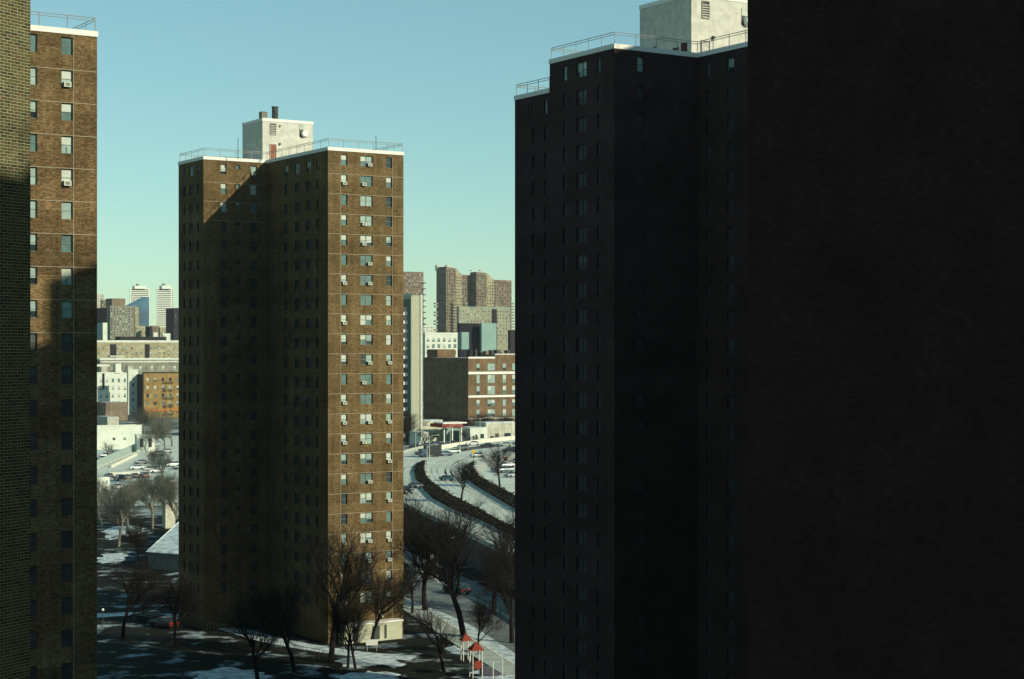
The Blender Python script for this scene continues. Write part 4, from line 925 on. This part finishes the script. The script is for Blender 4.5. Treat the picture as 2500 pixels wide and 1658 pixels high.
# ------------------------------------------------------------------ playground
def playhouse(p, base_z, post_top, half, label, lite=False):
    t = thing('play_tower', label, 'play tower', (*p, 0), R(20), 'playground')
    for x in (-half, half):
        for y in (-half, half): mb = MB(); mb.bar((x, y, 0), (x, y, post_top), .06, .06, 6); mb.build('post', WHITE, t)
    mb = MB(); a = half + .25; b = post_top; c = [(-a, -a, b), (a, -a, b), (a, a, b), (-a, a, b)]; top = (0, 0, b + .95)
    for i in range(4): mb.face([c[i], c[(i + 1) % 4], top])
    mb.face(c[::-1]); mb.build('roof', RED, t)
    mb = MB(); mb.box(-half + .06, half - .06, -half + .06, half - .06, base_z - .1, base_z); mb.build('platform', mat('deck_metal', (.06, .05, .05)), t)
    if not lite:
        mb = MB(); mb.bar((0, -half - .12, base_z - .15), (0, -half + .02, base_z - .15), half * .88, half * .88, 16); mb.build('bubble_panel', RED, t)
        mb = MB(); mb.hexa([(half, -.3, .2), (half + 2.4, -.3, .1), (half + 2.4, .3, .1), (half, .3, .2), (half, -.3, base_z), (half + 2.4, -.3, .25), (half + 2.4, .3, .25), (half, .3, base_z)]); mb.build('slide', mat('slide_plastic', (.05, .05, .07)), t)
    return t
p2 = at(1162, 205); playhouse(p2, 1.7, zt(1586, 205), .58, 'taller white posted play tower with red hip roof and red round panel')
p1 = at(1137, 216); playhouse(p1, 1.2, zt(1563, 216), .46, 'smaller red roofed play tower behind the tall one', lite=True)
t = thing('climbing_bars', 'white arched climbing bars at the right edge of the playground', 'climbing frame', group='playground')
for px, yt, Y in ((1204, 1615, 204), (1227, 1609, 201)):
    c = at(px, Y); zt_ = zt(yt, Y); mb = MB(); mb.bar((*c, 0), (*c, zt_), .05, .045, 6); mb.build('post', WHITE, t)
c = at(1227, 201); mb = MB(); mb.bar((*c, zt(1609, 201)), (c[0] - .5, c[1] + .3, zt(1605, 201)), .045); mb.build('curved_bar', WHITE, t)
t = thing('play_table', 'round snow topped table right behind the red roofed play tower', 'table', (*at(1183, 222), 0), group='playground')
mb = MB(); mb.bar((0, 0, zt(1590, 222) - .1), (0, 0, zt(1590, 222)), .62, .62, 20); mb.build('table_top', SNOW, t); mb = MB(); mb.bar((0, 0, 0), (0, 0, zt(1590, 222) - .1), .08); mb.build('table_leg', RAIL, t)

# ------------------------------------------------------------------ bare trees
def tree_meshes(seed, height, spread=0.42, dense=1.0, trunk=0.30):
    r = random.Random(seed); tm, wm_ = MB(), MB(); sk = MB()
    def grow(a, d, L, rad, lvl):
        n = 3 if lvl < 2 else (2 if lvl < 4 else 1); pts = [a]; dirs = []
        for i in range(n):
            d = (d + Vector((r.gauss(0, .13), r.gauss(0, .13), r.gauss(0.05, .08)))).normalized(); dirs.append(d); pts.append(pts[-1] + d * (L / n))
        for i in range(n):
            r0 = rad * (1 - .45 * i / n); r1 = rad * (1 - .45 * (i + 1) / n)
            (tm if lvl < 2 else wm_).bar(pts[i], pts[i + 1], r0, r1, 7 if lvl == 0 else (5 if lvl == 1 else 3), cap=False)
        if lvl == 5: return
        cnt = [7, 6, 5, 5, 3][lvl]; cnt = max(3, int(cnt * dense + .5))
        for c in range(cnt):
            f = (0.30 + .68 * (c + r.random() * .6) / cnt) if lvl > 0 else (.42 + .56 * (c + r.random() * .5) / cnt)
            f = min(f, 0.99); i = min(n - 1, int(f * n)); pos = pts[i].lerp(pts[i + 1], f * n - i); dd = dirs[i]
            az = r.random() * 2 * math.pi; x = dd.orthogonal().normalized(); y = dd.cross(x)
            tilt = R(r.uniform(28, 58)) if lvl > 0 else R(r.uniform(30, 60))
            nd_ = (dd * math.cos(tilt) + (x * math.cos(az) + y * math.sin(az)) * math.sin(tilt)); nd_.z += .18; nd_.normalize()
            grow(pos, nd_, L * r.uniform(.50, .74) * (1 if lvl else .95), max(.0055, rad * .44), lvl + 1)
        if 0 < lvl < 4: grow(pts[-1], dirs[-1], L * .6, max(.0055, rad * .45), lvl + 1)
    grow(Vector((0, 0, -.1)), Vector((r.gauss(0, .04), r.gauss(0, .04), 1)).normalized(), height * .52, trunk, 0)
    return tm.mesh('trunk', BARK), wm_.mesh('crown', TWIG)
TV = [tree_meshes(s, 10.0, trunk=.24) for s in (1, 2, 3, 4)] + [tree_meshes(9, 10.0, dense=.75)]
PB = mat('pale_bark', (0.15, 0.15, 0.11), var=.4, scale=2); PT = mat('sunlit_twig', (0.095, 0.10, 0.075), var=.3)  # pale plane-tree bark; twig colour also carries painted sunlight
def recolour(pair):
    a, b = pair[0].copy(), pair[1].copy(); a.materials[0] = PB; b.materials[0] = PT; return a, b
TP = [recolour(p) for p in TV]
def tree(p, h, label, var=0, rz=0.0, wide=1.0, z=0.0, group='bare trees'):
    src = TP if (p[0] < -55 and p[1] > 330) else TV; tm, cm = src[var % len(TV)]; t = thing('bare_tree', label, 'tree', (*p, z), rz, group); s = h / 10.5; t.scale = (s * wide, s * wide, s)
    link('trunk', tm, t); link('crown', cm, t)
TR = [
 (gp(808, 1618), 17.5, 0, .4, 1.0, 'big dark bare tree against the sunlit foot of the middle tower'),
 (gp(849, 1632), 9.5, 1, 1.2, .9, 'slim bare tree rising from the bright snow before the middle tower'),
 (gp(868, 1632), 8.5, 4, 2.2, .8, 'slender young tree next to the slim one in the snow'),
 (gp(905, 1575), 11.5, 2, 4.2, .95, 'bare tree covering the right half of the sunlit tower foot'),
 (gp(1037, 1492), 19.0, 1, 2.0, .95, 'tall dark tree left of the slim lamp post, in front of the expressway wall'),
 (gp(1133, 1555), 20.0, 2, 0.7, 1.0, 'tallest bare tree, thick trunk in the right gap before the expressway'),
 (gp(1006, 1500), 10.0, 3, 3.1, .9, 'smaller leaning bare tree at the right corner of the middle tower'),
 (gp(1205, 1500), 17.0, 3, 5.0, 1.0, 'bare tree close to the right tower whose twigs cross the roadway'),
 (gp(1250, 1570), 15.0, 0, 2.6, 1.0, 'bare tree half hidden by the right tower edge'),
 (gp(1085, 1640), 9.0, 4, 1.9, 1.0, 'low bare tree left of the playground'),
 (gp(720, 1640), 12.0, 2, 1.0, 1.0, 'bare tree on the dark lawn below the middle tower corner'),
 (gp(430, 1580), 10.0, 1, 4.0, 1.0, 'bare tree at the left end of the picket fence'),
 (gp(300, 1560), 12.0, 3, 5.0, 1.0, 'bare tree in the shade of the left tower'),
 (gp(630, 1660), 10.0, 4, 3.0, 1.0, 'bare tree low on the dark lawn near the bottom edge'),
 (gp(290, 1335), 11.5, 0, 1.5, 1.1, 'bare tree with pale trunk in the snow of the left gap'),
 (gp(309, 1310), 12.5, 1, 0.2, 1.0, 'taller bare tree beside the pale trunk in the left gap'),
 (gp(250, 1290), 9.5, 2, 2.2, 1.1, 'bare tree touching the left tower edge'),
 (gp(270, 1255), 8.5, 3, 3.2, 1.1, 'bare tree behind the parked row, left one'),
 (gp(330, 1262), 8.5, 0, 4.2, 1.1, 'bare tree behind the parked row, middle one'),
 (gp(372, 1290), 13.0, 1, 5.2, 1.1, 'bare tree left of the pitched snowy garage roof'),
 (gp(412, 1272), 11.0, 2, 0.9, 1.0, 'bare tree rising behind the pitched snowy garage roof'),
 (gp(432, 1300), 13.0, 0, 2.9, 1.0, 'bare tree against the black edge of the middle tower'),
 (gp(345, 1222), 7.0, 1, 3.9, 1.2, 'small bare tree by the lamp post of the left gap'),
 (gp(245, 1225), 7.0, 4, 1.3, 1.2, 'small bare tree beside the snow covered shed'),
 (gp(340, 1385), 9.0, 0, 4.4, 1.0, 'low bare tree below the pitched snowy garage roof'),
 (gp(400, 1105), 13.0, 1, .4, 1.3, 'bare tree at the far end of the left street'),
 (gp(385, 1075), 14.0, 2, 1.4, 1.3, 'dark bare tree before the ochre building'),
 (gp(420, 1090), 14.0, 3, 2.4, 1.3, 'bare tree between the ochre building and the middle tower'),
 (gp(352, 1062), 13.0, 0, 3.4, 1.3, 'bare tree behind the white garage'),
 (gp(262, 1125), 7.0, 4, 3.9, 1.2, 'little bare tree in front of the low white building'),
 (gp(395, 1180), 11.0, 1, 1.1, 1.2, 'bare tree over the left street end'),
 (at(992, 690), 13.0, 1, .4, 1.3, 'bare tree at the foot of the balcony slab, left one'),
 (at(1008, 700), 14.0, 2, 1.4, 1.3, 'bare tree at the foot of the balcony slab, right one'),
 (at(1028, 715), 12.0, 3, 2.4, 1.3, 'bare tree behind the small white hut'),
 (at(1062, 725), 11.0, 0, 3.4, 1.4, 'bare tree between slab and school'),
 (at(1160, 722), 12.0, 1, 4.4, 1.4, 'bare tree in front of the red school, left one'),
 (at(1225, 722), 12.0, 2, 5.4, 1.4, 'bare tree in front of the red school, right one'),
 (at(1092, 735), 11.0, 2, .9, 1.4, 'bare tree behind the gas station, left one'),
 (at(1128, 733), 10.0, 3, 1.9, 1.4, 'bare tree behind the gas station, right one'),
 (at(1198, 728), 11.0, 0, 2.9, 1.4, 'bare tree in front of the red school, middle one'),
 (at(1146, 678), 6.5, 4, 2.1, 1.2, 'small bare tree right of the gas station canopy'),
 (at(1038, 672), 7.5, 4, 3.1, 1.2, 'small bare tree by the box truck'),
 (gp(1170, 1600), 8.0, 1, 3.3, .9, 'bare tree behind the red roofed play towers'),
 (fz(1120, 640), 11.0, 3, .4, 1.1, 'bare tree rising from the second planted median'),
 (fz(700, 800), 9.0, 0, .9, 1.2, 'bare tree rising from the first planted median'),
]
for p, h, v, rz, w, lab in TR:
    z = ZD + .5 if 'planted median' in lab else 0.0
    tree(p, h, lab, v, rz, w, z)

plain_block('brick_tower', 'brick tower of the viewer behind the camera', [(-46, -4), (14, -4), (14, -22), (-46, -22)], H + 24, group='estate towers out of view')
plain_block('brick_tower', 'unseen tower added at the left to block sky light', [(-132, 150), (-98, 150), (-98, 185), (-132, 185)], H + 25, group='estate towers out of view')  # unseen block, added to cut low sky light on the middle tower's shaded faces

# ------------------------------------------------------------------ thin winter haze
mb = MB(); mb.box(-1500, 1500, -60, 3200, -1.0, 140)
m = bpy.data.materials.new('haze_air'); m.use_nodes = True; m.node_tree.nodes.clear()
v = m.node_tree.nodes.new('ShaderNodeVolumePrincipled'); v.inputs['Density'].default_value = 0.00005; v.inputs['Color'].default_value = (0.85, .9, .88, 1)
oo = m.node_tree.nodes.new('ShaderNodeOutputMaterial'); m.node_tree.links.new(v.outputs[0], oo.inputs['Volume'])
mb.build('haze', m, kind='stuff')
